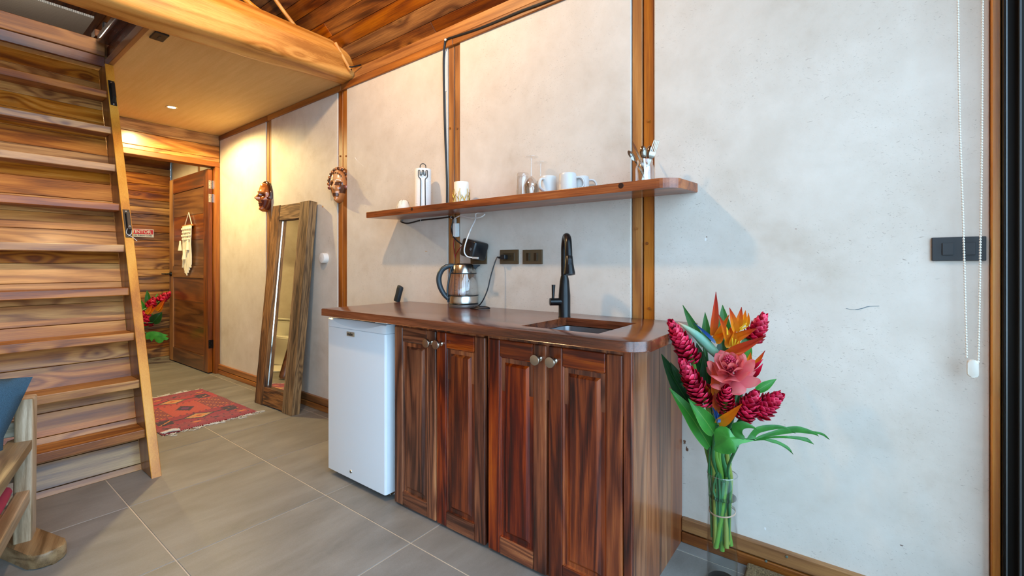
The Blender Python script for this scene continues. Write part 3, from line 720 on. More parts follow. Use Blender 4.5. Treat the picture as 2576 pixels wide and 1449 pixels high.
for i, (a, b) in enumerate(((1.3855, 1.50), (1.501, 1.62), (1.621, 1.75), (1.751, 1.892))):
    obj('side_board', B(-0.581+1.162, -0.561+1.162, a-1.385, b-1.385, 0.0, 0.861, 0.0008), roseside(2), cB)

# fridge
fr = thing('mini_fridge', 'small white fridge under the left end of the worktop', 'fridge', (-2.025, 1.345, 0))
obj('body', B(-0.250, 0.250, 0.066, 0.50, 0.03, 0.842, 0.005, 2), WHITE, fr)
bm = bmesh.new(); prism(bm, rrect(-0.25, 0.25, 0.0, 0.055, 0.012, 4, (0, 0, 1, 1)), 0.028, 0.795, None, 0.002)
dr = obj('door', bm, WHITE, fr, 40)
bm = bmesh.new(); box(bm, -0.244, 0.244, 0.055, 0.066, 0.035, 0.835); obj('gasket', bm, plain('gasket_grey', '9aa3a8', 0.6), fr)
# top cap with a scooped grip
bm = bmesh.new(); n = 24; rows = []
for i in range(n+1):
    t = -1+2*i/n; x = 0.25*t; sc = max(0.0, 1-(t/0.86)**2); yf = 0.0 if abs(t) < 0.985 else 0.004
    rows.append([bm.verts.new(c) for c in ((x, 0.055, 0.7965), (x, yf, 0.7965), (x, yf, 0.800+0.036*(1-sc*0.85)), (x, yf+0.006+0.016*sc, 0.840), (x, 0.055, 0.840))])
for A_, C_ in zip(rows, rows[1:]):
    for k in range(5): bm.faces.new((A_[k], A_[(k+1) % 5], C_[(k+1) % 5], C_[k]))
bm.faces.new(rows[0]); bm.faces.new(rows[-1][::-1])
obj('grip', bm, WHITE, dr, 30)
p = px(883, 840.5, 'y', 1.345)
bd = obj('badge', B(-0.034, 0.034, -0.004, 0.0, -0.0115, 0.0115, 0.003, 3), plain('badge_bronze', 'ab9880', 0.3, 0.15), dr, loc=(p.x+2.025, 0, p.z))
obj('lettering', text_mesh('mabe', 0.021, plain('badge_ink', '2e241c', 0.5), bold=0.0004), None, bd, loc=(-0.003, -0.0045, 0.0), rot=(PI/2, 0, 0))
p = px(883, 1196, 'y', 1.345)
lk = obj('lock', lathe(bmesh.new(), [(0, 0.004), (0.007, 0.004), (0.0085, 0.002), (0.009, 0)], 18), STEEL, dr, 40, loc=(p.x+2.025, 0, p.z+0.02), rot=(PI/2, 0, 0))
obj('keyhole', B(-0.0012, 0.0012, -0.005, 0.005, 0.0035, 0.0045), BLACK, lk)
obj('hinge_cover', B(0.15, 0.244, 0.012, 0.10, 0.842, 0.851, 0.003), WHITE, fr)
obj('hinge_foot', B(0.19, 0.248, 0.03, 0.10, 0.018, 0.03, 0.002), STEEL, fr)
for sx_ in (-0.2, 0.215):
    obj('foot', lathe(bmesh.new(), [(0, 0), (0.016, 0), (0.017, 0.012), (0.008, 0.014), (0.008, 0.03)], 16), WPLAST, fr, 40, loc=(sx_, 0.085, 0)); obj('foot', lathe(bmesh.new(), [(0, 0), (0.016, 0), (0.017, 0.012), (0.008, 0.014), (0.008, 0.03)], 16), WPLAST, fr, 40, loc=(sx_, 0.45, 0))

# wall shelf
SHZ0, SHZ = 1.419, 1.457
sh = thing('wall_shelf', 'long red-brown wall shelf with a rounded corner', 'shelf', (0, 0, SHZ0))
bm = bmesh.new(); out = [(-2.352, YW-0.001), (-2.434, 1.70)]
for k in range(9):
    a = -PI/2+PI/2*k/8*0.72; out.append((-0.60+0.085*math.cos(a)+0.0, 1.785+0.085*math.sin(a)))
out.append((-0.502, YW-0.001)); prism(bm, out, 0, SHZ-SHZ0, None, 0.003, 2)
obj('board', bm, shelfw(0), sh)
p = px(1562, 467, 'y', 1.70)
obj('plug', lathe(bmesh.new(), [(0, 0.0012), (0.011, 0.001), (0.0115, 0)], 18), plain('dark_plug', '2f140b', 0.35), sh, 40, loc=(p.x, 1.70, p.z-SHZ0), rot=(PI/2, 0, 0))
p = px(1036, 526, 'y', 1.70)
obj('plug', lathe(bmesh.new(), [(0, 0.0012), (0.009, 0.001), (0.0095, 0)], 18), plain('dark_plug', '2f140b', 0.35), sh, 40, loc=(p.x, 1.70, p.z-SHZ0), rot=(PI/2, 0, 0))

# ------------------------------------------------------------------ things on the shelf
def onshelf(u, y): return px(u, 500, 'y', y).x
# kitchen roll on a fork holder
x = onshelf(1064, 1.80)
hk = thing('kitchen_roll_holder', 'black wire kitchen roll holder shaped like a fork', 'holder', (x, 1.80, SHZ))
WIRE = plain('black_wire', '1d2326', 0.4, 0.3)
obj('base', lathe(bmesh.new(), [(0, 0), (0.05, 0), (0.05, 0.004), (0, 0.004)], 24), WIRE, hk, 40)
rx = lambda p_: Vector((0.747*0.053+p_[0]*0.665, -0.665*0.053+p_[0]*0.747, p_[1]))
def arc_(cx, cz, r, a0, a1, n=7): return [(cx+r*math.cos(a0+(a1-a0)*k/(n-1)), cz+r*math.sin(a0+(a1-a0)*k/(n-1))) for k in range(n)]
fork = [(-0.014, 0.006), (-0.0125, 0.160), (-0.0135, 0.166), (-0.024, 0.176), (-0.026, 0.182)]+arc_(-0.0215, 0.212, 0.0045, PI, 0)+arc_(-0.0105, 0.193, 0.0055, PI, 2*PI)+arc_(0.0, 0.212, 0.0045, PI, 0)+arc_(0.0105, 0.193, 0.0055, PI, 2*PI)+arc_(0.0215, 0.212, 0.0045, PI, 0)+[(0.026, 0.182), (0.024, 0.176), (0.0135, 0.166), (0.0125, 0.160), (0.014, 0.006)]
fork_old = [(-0.017, 0.006), (-0.014, 0.165), (-0.027, 0.178), (-0.029, 0.208), (-0.023, 0.219), (-0.017, 0.210), (-0.012, 0.190), (-0.006, 0.190), (-0.003, 0.214), (0.0015, 0.219), (0.006, 0.212), (0.010, 0.190), (0.016, 0.190), (0.022, 0.212), (0.028, 0.219), (0.033, 0.208), (0.032, 0.178), (0.019, 0.165), (0.016, 0.006)]
obj('fork_wire', tube(bmesh.new(), [rx(p_) for p_ in fork], 0.0024, 8), WIRE, hk, 40)
obj('loop_wire', tube(bmesh.new(), [Vector((q_.x*0.665, q_.x*0.747, q_.z)) for q_ in [Vector(c_) for c_ in [(-0.0165, 0, 0.004)]+[(a_, 0, b_) for a_, b_ in arc_(0, 0.249, 0.0165, PI, 0, 11)]+[(0.0165, 0, 0.004)]]], 0.0024, 8), WIRE, hk, 40)
g = G('tissue'); v = g.coords(rnd=False); g.set(Base_Color=lin('efe9e2'), Roughness=0.9); g.bump(g.n('ShaderNodeTexVoronoi', i_Vector=v, i_Scale=140.0).outputs[0], 0.5, 0.002)
bm = lathe(bmesh.new(), [(0.020, 0.005), (0.047, 0.005), (0.0475, 0.01), (0.0475, 0.229), (0.046, 0.232), (0.020, 0.232), (0.020, 0.005)], 40)
tag(obj('kitchen_roll', bm, g.m, None, 40, loc=(x, 1.80, SHZ)), 'white embossed kitchen roll on the fork holder', 'kitchen roll')
# little dome
x = onshelf(1015, 1.80)
dm = thing('ceramic_dome', 'small white domed ornament with dark seams', 'ornament', (x, 1.80, SHZ))
obj('dome', lathe(bmesh.new(), [(0, 0), (0.042, 0), (0.043, 0.012), (0.038, 0.035), (0.029, 0.058), (0.018, 0.066), (0, 0.068)], 32), plain('cream_ceramic', 'e8e2d6', 0.35), dm, 40)
for a in (-1.75, -0.95, -2.7, 0.4, 1.7):
    pr = [(0.0432, 0.012), (0.0384, 0.035), (0.0294, 0.058), (0.020, 0.0655)]
    obj('seam', tube(bmesh.new(), [(r*math.cos(a), r*math.sin(a), z) for r, z in pr[1 if a not in (-1.75,) else 0:]], 0.0009, 6), plain('seam_dark', '5a4d42', 0.6), dm)
# candle with gold twig collar
x = onshelf(1161, 1.80)
cn = tag(obj('candle', lathe(bmesh.new(), [(0, 0), (0.041, 0), (0.0415, 0.003), (0.0405, 0.119), (0.038, 0.122), (0.03, 0.118), (0, 0.114)], 32), plain('ivory_wax', 'eee6d6', 0.5, 0.0, Subsurface_Weight=0.15), None, 40, loc=(x, 1.80, SHZ)), 'thick ivory pillar candle on the shelf', 'candle')
tw = thing('candle_collar', 'gold twig-pattern collar around the ivory candle', 'candle collar', (x, 1.80, SHZ))
GOLD = plain('antique_gold', 'b08a3a', 0.35, 0.8); rr = random.Random(3); bm = bmesh.new()
for k in range(22):
    a = 2*PI*k/22; pts = []; aa = a
    for q in range(6):
        pts.append(Vector((0.046*math.cos(aa), 0.046*math.sin(aa), 0.003+q*0.0155+rr.uniform(-0.002, 0.002)))); aa += rr.uniform(-0.16, 0.16)
    tube(bm, pts[:rr.choice((4, 5, 6))], 0.0016, 5)
    q = pts[rr.choice((1, 2))]; e = Vector(q); an = math.atan2(q.y, q.x)+rr.choice((-1, 1))*0.26
    tube(bm, [q, Vector((0.047*math.cos(an), 0.047*math.sin(an), q.z+0.02))], 0.0014, 5)
tube(bm, [(0.046*math.cos(2*PI*k/32), 0.046*math.sin(2*PI*k/32), 0.003) for k in range(32)], 0.0016, 5, True)
o = obj('twigs', bm, GOLD, tw); o['kind'] = 'stuff'
# glasses
def tumbler(u, y, label):
    x = onshelf(u, y)
    tag(obj('tumbler', lathe(bmesh.new(), [(0.034, 0.0), (0.0345, 0.001), (0.0325, 0.10), (0.0315, 0.112), (0.028, 0.118), (0, 0.118), (0, 0.104), (0.026, 0.102), (0.030, 0.094), (0.0325, 0.001), (0.034, 0.0)], 32), GLASS, None, 40, loc=(x, y, SHZ)), label, 'glass', 'upturned glasses on the shelf')
tumbler(1315, 1.79, 'thick-bottomed tumbler turned upside down beside wine glasses')
def wine(u, y, h, label):
    x = onshelf(u, y); w = thing('wine_glass', label, 'wine glass', (x, y, SHZ), group='upturned glasses on the shelf')
    obj('bowl', lathe(bmesh.new(), [(0.030, 0.0), (0.0305, 0.0), (0.036, 0.03), (0.035, 0.05), (0.022, 0.078), (0.006, 0.093), (0.0, 0.094), (0.0, 0.0915), (0.005, 0.0905), (0.0205, 0.077), (0.034, 0.05), (0.035, 0.03), (0.0295, 0.0)], 32), GLASS, w, 40)
    obj('stem', lathe(bmesh.new(), [(0.0, 0.0935), (0.0055, 0.094), (0.0038, 0.115), (0.0036, h-0.02), (0.006, h-0.006), (0.0, h-0.004)], 16), GLASS, w, 40)
    obj('foot', lathe(bmesh.new(), [(0.0, h-0.006), (0.010, h-0.005), (0.034, h-0.0015), (0.034, h), (0.0, h)], 32), GLASS, w, 40)
wine(1336.5, 1.775, 0.186, 'upturned wine glass between the tumbler and the mugs, in front')
wine(1360, 1.845, 0.171, 'upturned wine glass half hidden behind the first mug')
MUG = plain('mug_glaze', 'cfccc8', 0.3)
def mug(u, y, ha, r, h, label):
    x = onshelf(u, y); m = thing('mug', label, 'mug', (x, y, SHZ), (0, 0, ha), group='upturned mugs on the shelf')
    obj('cup', lathe(bmesh.new(), [(r-0.003, 0.006), (r, 0.0), (r*1.0, 0.004), (r*0.95, h-0.012), (r*0.91, h-0.003), (r*0.84, h), (0, h), (0, h-0.006), (r*0.88, h-0.008), (r-0.003, 0.006)], 36), MUG, m, 40)
    obj('handle', tube(bmesh.new(), smooth([(r*0.93, 0, h*0.78), (r+0.018, 0, h*0.76), (r+0.030, 0, h*0.55), (r+0.027, 0, h*0.30), (r+0.008, 0, h*0.17), (r*0.96, 0, h*0.15)], 5), 0.0055, 10, flat=1.5), MUG, m, 40)
mug(1378.5, 1.785, math.radians(-90), 0.042, 0.084, 'upturned pale mug next to wine glasses, handle towards the glasses')
mug(1428, 1.775, math.radians(32), 0.042, 0.083, 'upturned pale mug in the middle of the three mugs')
mug(1463, 1.845, math.radians(32), 0.036, 0.076, 'upturned pale mug furthest from the wine glasses, half hidden')
# cutlery jar
x = onshelf(1622, 1.79); jy = 1.79
jar = thing('cutlery_jar', 'clear preserving jar holding cutlery on the shelf', 'jar', (x, jy, SHZ))
obj('glass', lathe(bmesh.new(), [(0, 0.001), (0.035, 0.0), (0.0375, 0.006), (0.0375, 0.062), (0.034, 0.074), (0.031, 0.078), (0.0325, 0.082), (0.031, 0.086), (0.0325, 0.091), (0.031, 0.097), (0.029, 0.097), (0.029, 0.078), (0.0325, 0.070), (0.0355, 0.060), (0.0355, 0.008), (0, 0.006)], 36), GLASS, jar, 40)
CUT = plain('cutlery_steel', 'b8b2a8', 0.16, 1.0)
def cutlery(kind, label, base, tip, roll):
    base = Vector(base); tip = Vector(tip); ez = (tip-base).normalized(); L_ = (tip-base).length
    fy = Vector((0.30, -0.95, 0)); ey = (fy-ez*fy.dot(ez)).normalized(); M = slope_frame((0,0,0), ey.cross(ez), ey) @ Matrix.Rotation(roll, 4, 'Z')
    c = thing(kind, label, kind.replace('_', ' '), base, group='cutlery in the jar')
    def prof(pts, th, nm):      # pts: (half width, along, offset)
        bm = bmesh.new(); R0 = []
        for w, z, o_ in pts:
            R0.append([bm.verts.new(M @ Vector(q)) for q in ((-w, o_-th, z), (0, o_-th-0.0, z), (w, o_-th, z), (w, o_+th, z), (-w, o_+th, z))])
        for A_, C_ in zip(R0, R0[1:]):
            for k in range(5): bm.faces.new((A_[k], A_[(k+1) % 5], C_[(k+1) % 5], C_[k]))
        bm.faces.new(R0[0]); bm.faces.new(R0[-1][::-1]); obj(nm, bm, CUT, c, 60)
    if kind == 'spoon':
        prof([(0.007, 0, 0), (0.008, 0.01, 0), (0.004, L_*0.45, 0), (0.003, L_-0.05, 0)], 0.0012, 'handle')
        bm = bmesh.new(); n = 20; cz = L_-0.026
        rg = []
        for f_, dp in ((1.0, 0.0), (0.75, 0.0045), (0.4, 0.0075)):
            rg.append([bm.verts.new(M @ Vector((0.0145*f_*math.sin(2*PI*k/n), dp, cz+0.027*f_*math.cos(2*PI*k/n)))) for k in range(n)])
        ce = bm.verts.new(M @ Vector((0, 0.0085, cz)))
        for A_, C_ in zip(rg, rg[1:]):
            for k in range(n): bm.faces.new((A_[k], A_[(k+1) % n], C_[(k+1) % n], C_[k]))
        for k in range(n): bm.faces.new((rg[-1][k], rg[-1][(k+1) % n], ce))
        bmesh.ops.solidify(bm, geom=bm.faces[:], thickness=0.0012); obj('bowl', bm, CUT, c, 60)
    elif kind == 'fork':
        prof([(0.007, 0, 0), (0.008, 0.01, 0), (0.004, L_*0.45, 0), (0.004, L_-0.075, 0)], 0.0012, 'handle')
        prof([(0.004, L_-0.077, 0), (0.010, L_-0.066, 0.002), (0.0118, L_-0.056, 0.003), (0.0118, L_-0.046, 0.003)], 0.001, 'neck')
        for k in range(4):
            xk = -0.0095+k*0.0063; bm = bmesh.new()
            box(bm, xk-0.0018, xk+0.0018, 0.002, 0.004, L_-0.047, L_, 0.0006, M=M); obj('tine', bm, CUT, c)
    else:
        prof([(0.0075, 0, 0), (0.0085, 0.02, 0), (0.0075, L_*0.5, 0)], 0.0022, 'handle')
        prof([(0.007, L_*0.5, 0), (0.009, L_*0.6, 0), (0.009, L_*0.88, 0), (0.0015, L_, 0)], 0.0008, 'blade')
jb = SHZ+0.008
def jt(u, v, y): return px(u, v, 'y', y)
cutlery('spoon', 'steel spoon leaning far out of the jar to one side', (x+0.014, jy-0.004, jb), jt(1581, 379, 1.775), 0.8)
cutlery('knife', 'thin steel knife leaning out behind the spoons', (x+0.016, jy+0.012, jb), jt(1591, 356, 1.82), 1.1)
cutlery('spoon', 'steel spoon with bowl lit gold standing in the jar', (x+0.012, jy-0.012, jb), jt(1617, 367, 1.77), 0.15)
cutlery('spoon', 'dark reflecting steel spoon next to the fork', (x-0.006, jy+0.006, jb), jt(1635, 366, 1.80), -0.5)
cutlery('fork', 'steel fork standing tallest in the jar', (x-0.004, jy-0.008, jb), jt(1652, 353, 1.775), 0.1)

# ------------------------------------------------------------------ kettle and electrics
kp = px(1165, 772, 'z', CZ)
kt = thing('electric_kettle', 'glass and steel electric kettle with a black handle', 'kettle', (kp.x, kp.y+0.005, CZ), (0, 0, math.radians(42)))
DGREY = plain('slate_plastic', '2f3b42', 0.38)
obj('power_base', lathe(bmesh.new(), [(0, 0), (0.083, 0), (0.085, 0.004), (0.083, 0.016), (0.078, 0.019), (0, 0.019)], 36), plain('base_grey', '6d6460', 0.35, 0.5), kt, 40)
obj('gasket', lathe(bmesh.new(), [(0.082, 0.0195), (0.0835, 0.021), (0.082, 0.023), (0, 0.023), ], 36), BLACK, kt, 40)
obj('lower_band', lathe(bmesh.new(), [(0, 0.0235), (0.081, 0.0235), (0.0835, 0.026), (0.0845, 0.062), (0.083, 0.065), (0, 0.065)], 40), STEEL, kt, 40)
jg = obj('glass_jug', lathe(bmesh.new(), [(0.0825, 0.066), (0.0855, 0.085), (0.0855, 0.11), (0.081, 0.15), (0.071, 0.192), (0.069, 0.192), (0.079, 0.15), (0.0835, 0.11), (0.0835, 0.085), (0.0805, 0.066)], 40), thin_glass('kettle_glass', (0.98, 0.99, 1, 1), 0.06, 1.0), kt, 40)
obj('water', lathe(bmesh.new(), [(0, 0.0655), (0.080, 0.0665), (0.082, 0.074), (0, 0.0742)], 36), thin_glass('water_film', (0.93, 0.97, 1, 1), 0.1, 1.0), kt, 40)
obj('seal_ring', lathe(bmesh.new(), [(0.0835, 0.0655), (0.085, 0.066), (0.085, 0.069), (0.083, 0.070)], 36), BLACK, kt, 40); obj('seal_ring', lathe(bmesh.new(), [(0.070, 0.191), (0.0735, 0.191), (0.0735, 0.196), (0.070, 0.196)], 36), BLACK, kt, 40)
obj('collar', lathe(bmesh.new(), [(0.070, 0.196), (0.0725, 0.197), (0.0605, 0.240), (0.056, 0.244), (0.054, 0.244)], 40), STEEL, kt, 40)
obj('lid', lathe(bmesh.new(), [(0, 0.252), (0.035, 0.251), (0.046, 0.247), (0.055, 0.243), (0.055, 0.240), (0, 0.240)], 36), plain('lid_dark', '2b2a2a', 0.22, 0.6), kt, 40)
bm = bmesh.new()
rs = [[bm.verts.new(c) for c in q] for q in ([(0.052, -0.026, 0.243), (0.064, -0.012, 0.212), (0.064, 0.012, 0.212), (0.052, 0.026, 0.243)], [(0.078, -0.013, 0.243), (0.077, -0.005, 0.228), (0.077, 0.005, 0.228), (0.078, 0.013, 0.243)], [(0.096, -0.002, 0.2445), (0.092, -0.001, 0.238), (0.092, 0.001, 0.238), (0.096, 0.002, 0.2445)])]
for A_, C_ in zip(rs, rs[1:]):
    for k in range(4): bm.faces.new((A_[k], A_[(k+1) % 4], C_[(k+1) % 4], C_[k]))
bm.faces.new(rs[0]); bm.faces.new(rs[-1][::-1]); obj('spout', bm, DGREY, kt, 40)
hpts = smooth([(-0.050, 0, 0.236), (-0.085, 0, 0.236), (-0.122, 0, 0.214), (-0.140, 0, 0.170), (-0.134, 0, 0.120), (-0.112, 0, 0.075), (-0.088, 0, 0.048)], 6)
hn = obj('handle', tube(bmesh.new(), hpts, [0.0125+0.003*math.sin(PI*i/(len(hpts)-1)) for i in range(len(hpts))], 14, flat=1.25), DGREY, kt, 40)
obj('handle_spine', tube(bmesh.new(), smooth([(-0.067, 0, 0.236), (-0.080, 0, 0.18), (-0.090, 0, 0.12), (-0.0915, 0, 0.08), (-0.088, 0, 0.028)], 6), 0.006, 10, flat=2.2), DGREY, kt, 40)
obj('switch', B(-0.105, -0.075, -0.010, 0.010, 0.236, 0.248, 0.003, 2), DGREY, hn)
INK = plain('print_black', '222222', 0.5)
for zz_ in (0.10, 0.12, 0.14, 0.16):
    rr_ = 0.0862 if zz_ < 0.115 else (0.0848 if zz_ < 0.13 else (0.0826 if zz_ < 0.15 else 0.079)); a = -PI/2-0.55
    bm = B(-0.006, 0.006, -0.0003, 0.0003, -0.0007, 0.0007); o = obj('level_mark', bm, INK, jg, loc=(rr_*math.cos(a), rr_*math.sin(a), zz_), rot=(0, 0, a+PI/2))

kt.scale = (0.97, 0.97, 0.955)
def wallp(u, v, y=YW): return px(u, v, 'y', y)
def plate(name, label, cat, u0, v0_, u1, v1_, mat, dep=0.009, group=None):
    a, b = wallp(u0, v0_), wallp(u1, v1_)
    z0, z1 = min(a.z, b.z), max(a.z, b.z); w, h = abs(b.x-a.x), z1-z0
    t = thing(name, label, cat, ((a.x+b.x)/2, YW, (z0+z1)/2), group=group)
    obj('cover', B(-w/2, w/2, -dep, 0.0, -h/2, h/2, 0.002, 2), mat, t)
    return t, w, h
t, w, h = plate('wall_socket', 'bronze double socket with the kettle plug in it', 'socket', 1260, 629, 1306, 664, BRONZE)
ins = obj('insert', B(-w*0.30, w*0.30, -0.0115, -0.008, -h*0.27, h*0.27, 0.0008), BRONZE2, t)
for s in (-1, 1):
    for dx, dz in ((-0.006, 0.004), (0.006, 0.004), (0, -0.007)):
        obj('slot', B(s*0.017+dx-0.0012, s*0.017+dx+0.0012, -0.0118, -0.0112, dz-0.004, dz+0.004), plain('slot_dark', '0f0b07', 0.6), ins)
pl = thing('plug', 'black plug in the bronze socket', 'plug', (t.location.x-0.018, YW-0.0118, t.location.z))
obj('plug_body', B(-0.017, 0.015, -0.028, 0.0, -0.014, 0.012, 0.006, 3), BLACK, pl); obj('strain_relief', tube(bmesh.new(), [(-0.014, -0.016, -0.002), (-0.034, -0.02, -0.004)], [0.008, 0.005], 10), BLACK, pl, 40)
# cord: plug -> worktop -> kettle base
P0 = Vector((t.location.x-0.050, YW-0.03, t.location.z-0.004)); zc = CZ+0.0045
cpts = [P0, px(1249, 650, 'y', 1.85), px(1236, 690, 'y', 1.82), px(1226, 730, 'y', 1.80), px(1212, 760, 'y', 1.785), px(1203, 768, 'y', 1.765)]
e = px(1203, 768, 'z', zc)
k0 = Vector((kp.x, kp.y, 0))
loop = [Vector((k0.x+0.105, k0.y-0.01, zc)), Vector((k0.x+0.095, k0.y-0.045, zc)), Vector((k0.x+0.135, k0.y-0.06, zc)), Vector((k0.x+0.185, k0.y-0.035, zc)), Vector((k0.x+0.20, k0.y-0.01, zc)), Vector((k0.x+0.17, k0.y-0.005, zc+0.006)), Vector((k0.x+0.13, k0.y-0.03, zc+0.006)), Vector((k0.x+0.10, k0.y-0.025, zc)), Vector((k0.x+0.088, k0.y-0.01, zc+0.002))]
tag(obj('kettle_cord', tube(bmesh.new(), smooth(cpts[:-1]+loop, 6), 0.0034, 8), BLACK, None, 40), 'black kettle cord running down from the socket to the worktop', 'cord')
t, w, h = plate('light_switch', 'bronze double switch plate beside the kettle socket', 'switch', 1317, 629, 1366, 664, BRONZE)
for s in (-0.21, 0.19):
    bm = B(s*w-0.012, s*w+0.012, -0.0175, -0.008, -h*0.28, h*0.28, 0.001); 
    for v in bm.verts:
        if v.co.y < -0.012 and v.co.x < s*w: v.co.y += 0.007
    obj('rocker', bm, BRONZE2, t)
t, w, h = plate('wall_socket', 'bronze socket behind the black power adapter', 'socket', 1186, 630, 1226, 664, BRONZE)
ins = obj('insert', B(-w*0.30, w*0.30, -0.0115, -0.008, -h*0.27, h*0.27, 0.0008), BRONZE2, t)
obj('slot', B(0.010, 0.0125, -0.0118, -0.0112, -0.005, 0.003), plain('slot_dark', '0f0b07', 0.6), ins); obj('slot', B(0.020, 0.0225, -0.0118, -0.0112, -0.005, 0.003), plain('slot_dark', '0f0b07', 0.6), ins)
# power adapter plugged in askew
ac = wallp(1192, 627, 1.83)
ad = thing('power_adapter', 'bulky black power adapter hanging from the socket', 'adapter', (ac.x, 1.835, ac.z), (math.radians(-6), math.radians(13), math.radians(-8)))
obj('housing', B(-0.058, 0.055, -0.052, 0.052, -0.050, 0.048, 0.014, 4), plain('adapter_black', '14161a', 0.28), ad, 40)
obj('end_cap', B(-0.062, -0.036, -0.049, 0.049, -0.049, 0.047, 0.012, 3), BLACK, ad, 40)
obj('prong_block', B(-0.02, 0.02, 0.05, 0.062, -0.03, 0.0), BLACK, ad)
lm = bmesh.new(); tube(lm, smooth([(-0.004, 0, 0.006), (-0.004, 0, -0.002), (0, 0, -0.0055), (0.004, 0, -0.002), (0.004, 0, 0.006)], 4), 0.0007, 6)
obj('logo', lm, plain('logo_grey', '9aa2aa', 0.4), ad, loc=(0.030, -0.0525, 0.0))
# white usb block on the post, cables
ub = wallp(1147, 579)
us = thing('usb_charger', 'small white charger block on the wooden post', 'charger', (ub.x, YW+0.005, ub.z))
obj('back_plate', B(-0.026, 0.026, -0.010, 0.0, -0.040, 0.040, 0.003, 2), plain('white_gloss', 'cfd4d6', 0.3), us)
obj('block', B(0.0, 0.024, -0.032, -0.009, -0.042, 0.038, 0.003, 2), WPLAST, us)
obj('connector', B(0.0, 0.016, -0.026, -0.014, 0.037, 0.066, 0.003, 2), plain('grey_plastic', 'b6b4b0', 0.4), us)
obj('led', lathe(bmesh.new(), [(0, 0.001), (0.002, 0.0008), (0.0022, 0)], 8), emis('led_blue', '9fc4ff', 2.0), us, None, loc=(-0.014, -0.010, -0.018), rot=(PI/2, 0, 0))
conn = ub+Vector((0.008, -0.018, 0.066))
wc = [conn, wallp(1152, 545, 1.875), wallp(1160, 543, 1.87), wallp(1185, 548, 1.85), wallp(1207, 547, 1.84), wallp(1219, 539, 1.845), wallp(1208, 536, 1.86), wallp(1197, 538, 1.86), wallp(1196, 552, 1.85), wallp(1185, 575, 1.80), wallp(1172, 610, 1.757), wallp(1168, 632, 1.755), wallp(1175, 645, 1.765), wallp(1190, 648, 1.78)]
for p_ in wc: p_.z = min(p_.z, SHZ0-0.004)
tag(obj('white_cable', tube(bmesh.new(), smooth(wc, 6), 0.0034, 8), WPLAST, None, 40), 'white charging cable looping under the shelf to the adapter', 'cable')
tag(obj('cable_plug', B(-0.020, 0.020, -0.005, 0.005, -0.005, 0.005, 0.002, 2), plain('grey_plastic', 'b6b4b0', 0.4), None, None, loc=wallp(1196, 649, 1.78), rot=(0, 0.05, 0)), 'pale metal connector at the end of the white cable', 'connector')
bc = [wallp(1012, 555, 1.86), wallp(1008, 557, 1.885), wallp(1025, 562, 1.893), wallp(1060, 554, 1.893), wallp(1100, 550, 1.893), wallp(1134, 546, 1.893), wallp(1140, 552, 1.888), wallp(1136, 575, 1.885), wallp(1142, 597, 1.875), wallp(1158, 612, 1.86), wallp(1170, 619, 1.85)]
for p_ in bc[:6]: p_.z = min(p_.z, SHZ0-0.004)
tag(obj('black_cable', tube(bmesh.new(), smooth(bc, 6), 0.0046, 8), BLACK, None, 40), 'black adapter cable clipped along the underside of the shelf', 'cable')
for u, v in ((1060, 555), (1136, 547)):
    p_ = wallp(u, v, 1.893)
    tag(obj('cable_clip', tube(bmesh.new(), [p_+Vector((0, 0.007*math.cos(a), 0.007*math.sin(a))) for a in [k*PI/6 for k in range(10)]], 0.0016, 6), WPLAST, None), 'white clip halfway along the black cable under the shelf' if u < 1100 else 'white clip under the shelf where the black cable reaches the post', 'clip', 'cable clips under the shelf')
RED = plain('red_wire', 'a3161f', 0.4)
for pts_, lb_ in (([(1143, 598), (1141, 615), (1143, 635), (1145, 645)], 'red wire hanging straight below the white charger'), ([(1164, 617), (1154, 628), (1146, 642), (1145, 650)], 'red wire running from the black adapter to the post')):
    tag(obj('red_wire', tube(bmesh.new(), smooth([wallp(u, v, 1.893) for u, v in pts_], 5), 0.0022, 6), RED, None, 40), lb_, 'wire')
# long supply cable on the head trim and down the post
lc = [Vector((0.30, 1.882, 2.446)), Vector((-0.5, 1.882, 2.444)), Vector((-0.9, 1.882, 2.442)), wallp(1383, 0, 1.882), wallp(1310, 28, 1.882), wallp(1220, 66, 1.884), wallp(1160, 87, 1.884), wallp(1124, 99, 1.884), wallp(1119, 110, 1.882), wallp(1116, 150, 1.888), wallp(1117, 240, 1.891), wallp(1120, 350, 1.891), wallp(1124, 450, 1.891)]
end = Vector(lc[-1]); end.z = SHZ+0.004; lc.append(end)
tag(obj('supply_cable', tube(bmesh.new(), smooth(lc, 5), 0.0062, 8), plain('cable_black', '1b2024', 0.4), None, 40), 'long black cable running along the head trim and down the post', 'cable')
p_ = wallp(1122, 101, 1.882)
tag(obj('cable_clip', lathe(bmesh.new(), [(0, 0.004), (0.006, 0.003), (0.008, -0.002)], 10), WPLAST, None, None, loc=p_+Vector((0, -0.006, 0)), rot=(PI/2, 0, 0)), 'white clip where the long black cable turns down the post', 'clip')
tag(obj('cable_duct', B(-0.008, 0.008, -0.004, 0.0, -0.12, 0.12, 0.001), WPLAST, None, None, loc=(wallp(1121, 180).x, YW, wallp(1121, 180).z)), 'thin white strip beside the post under the head trim', 'duct')
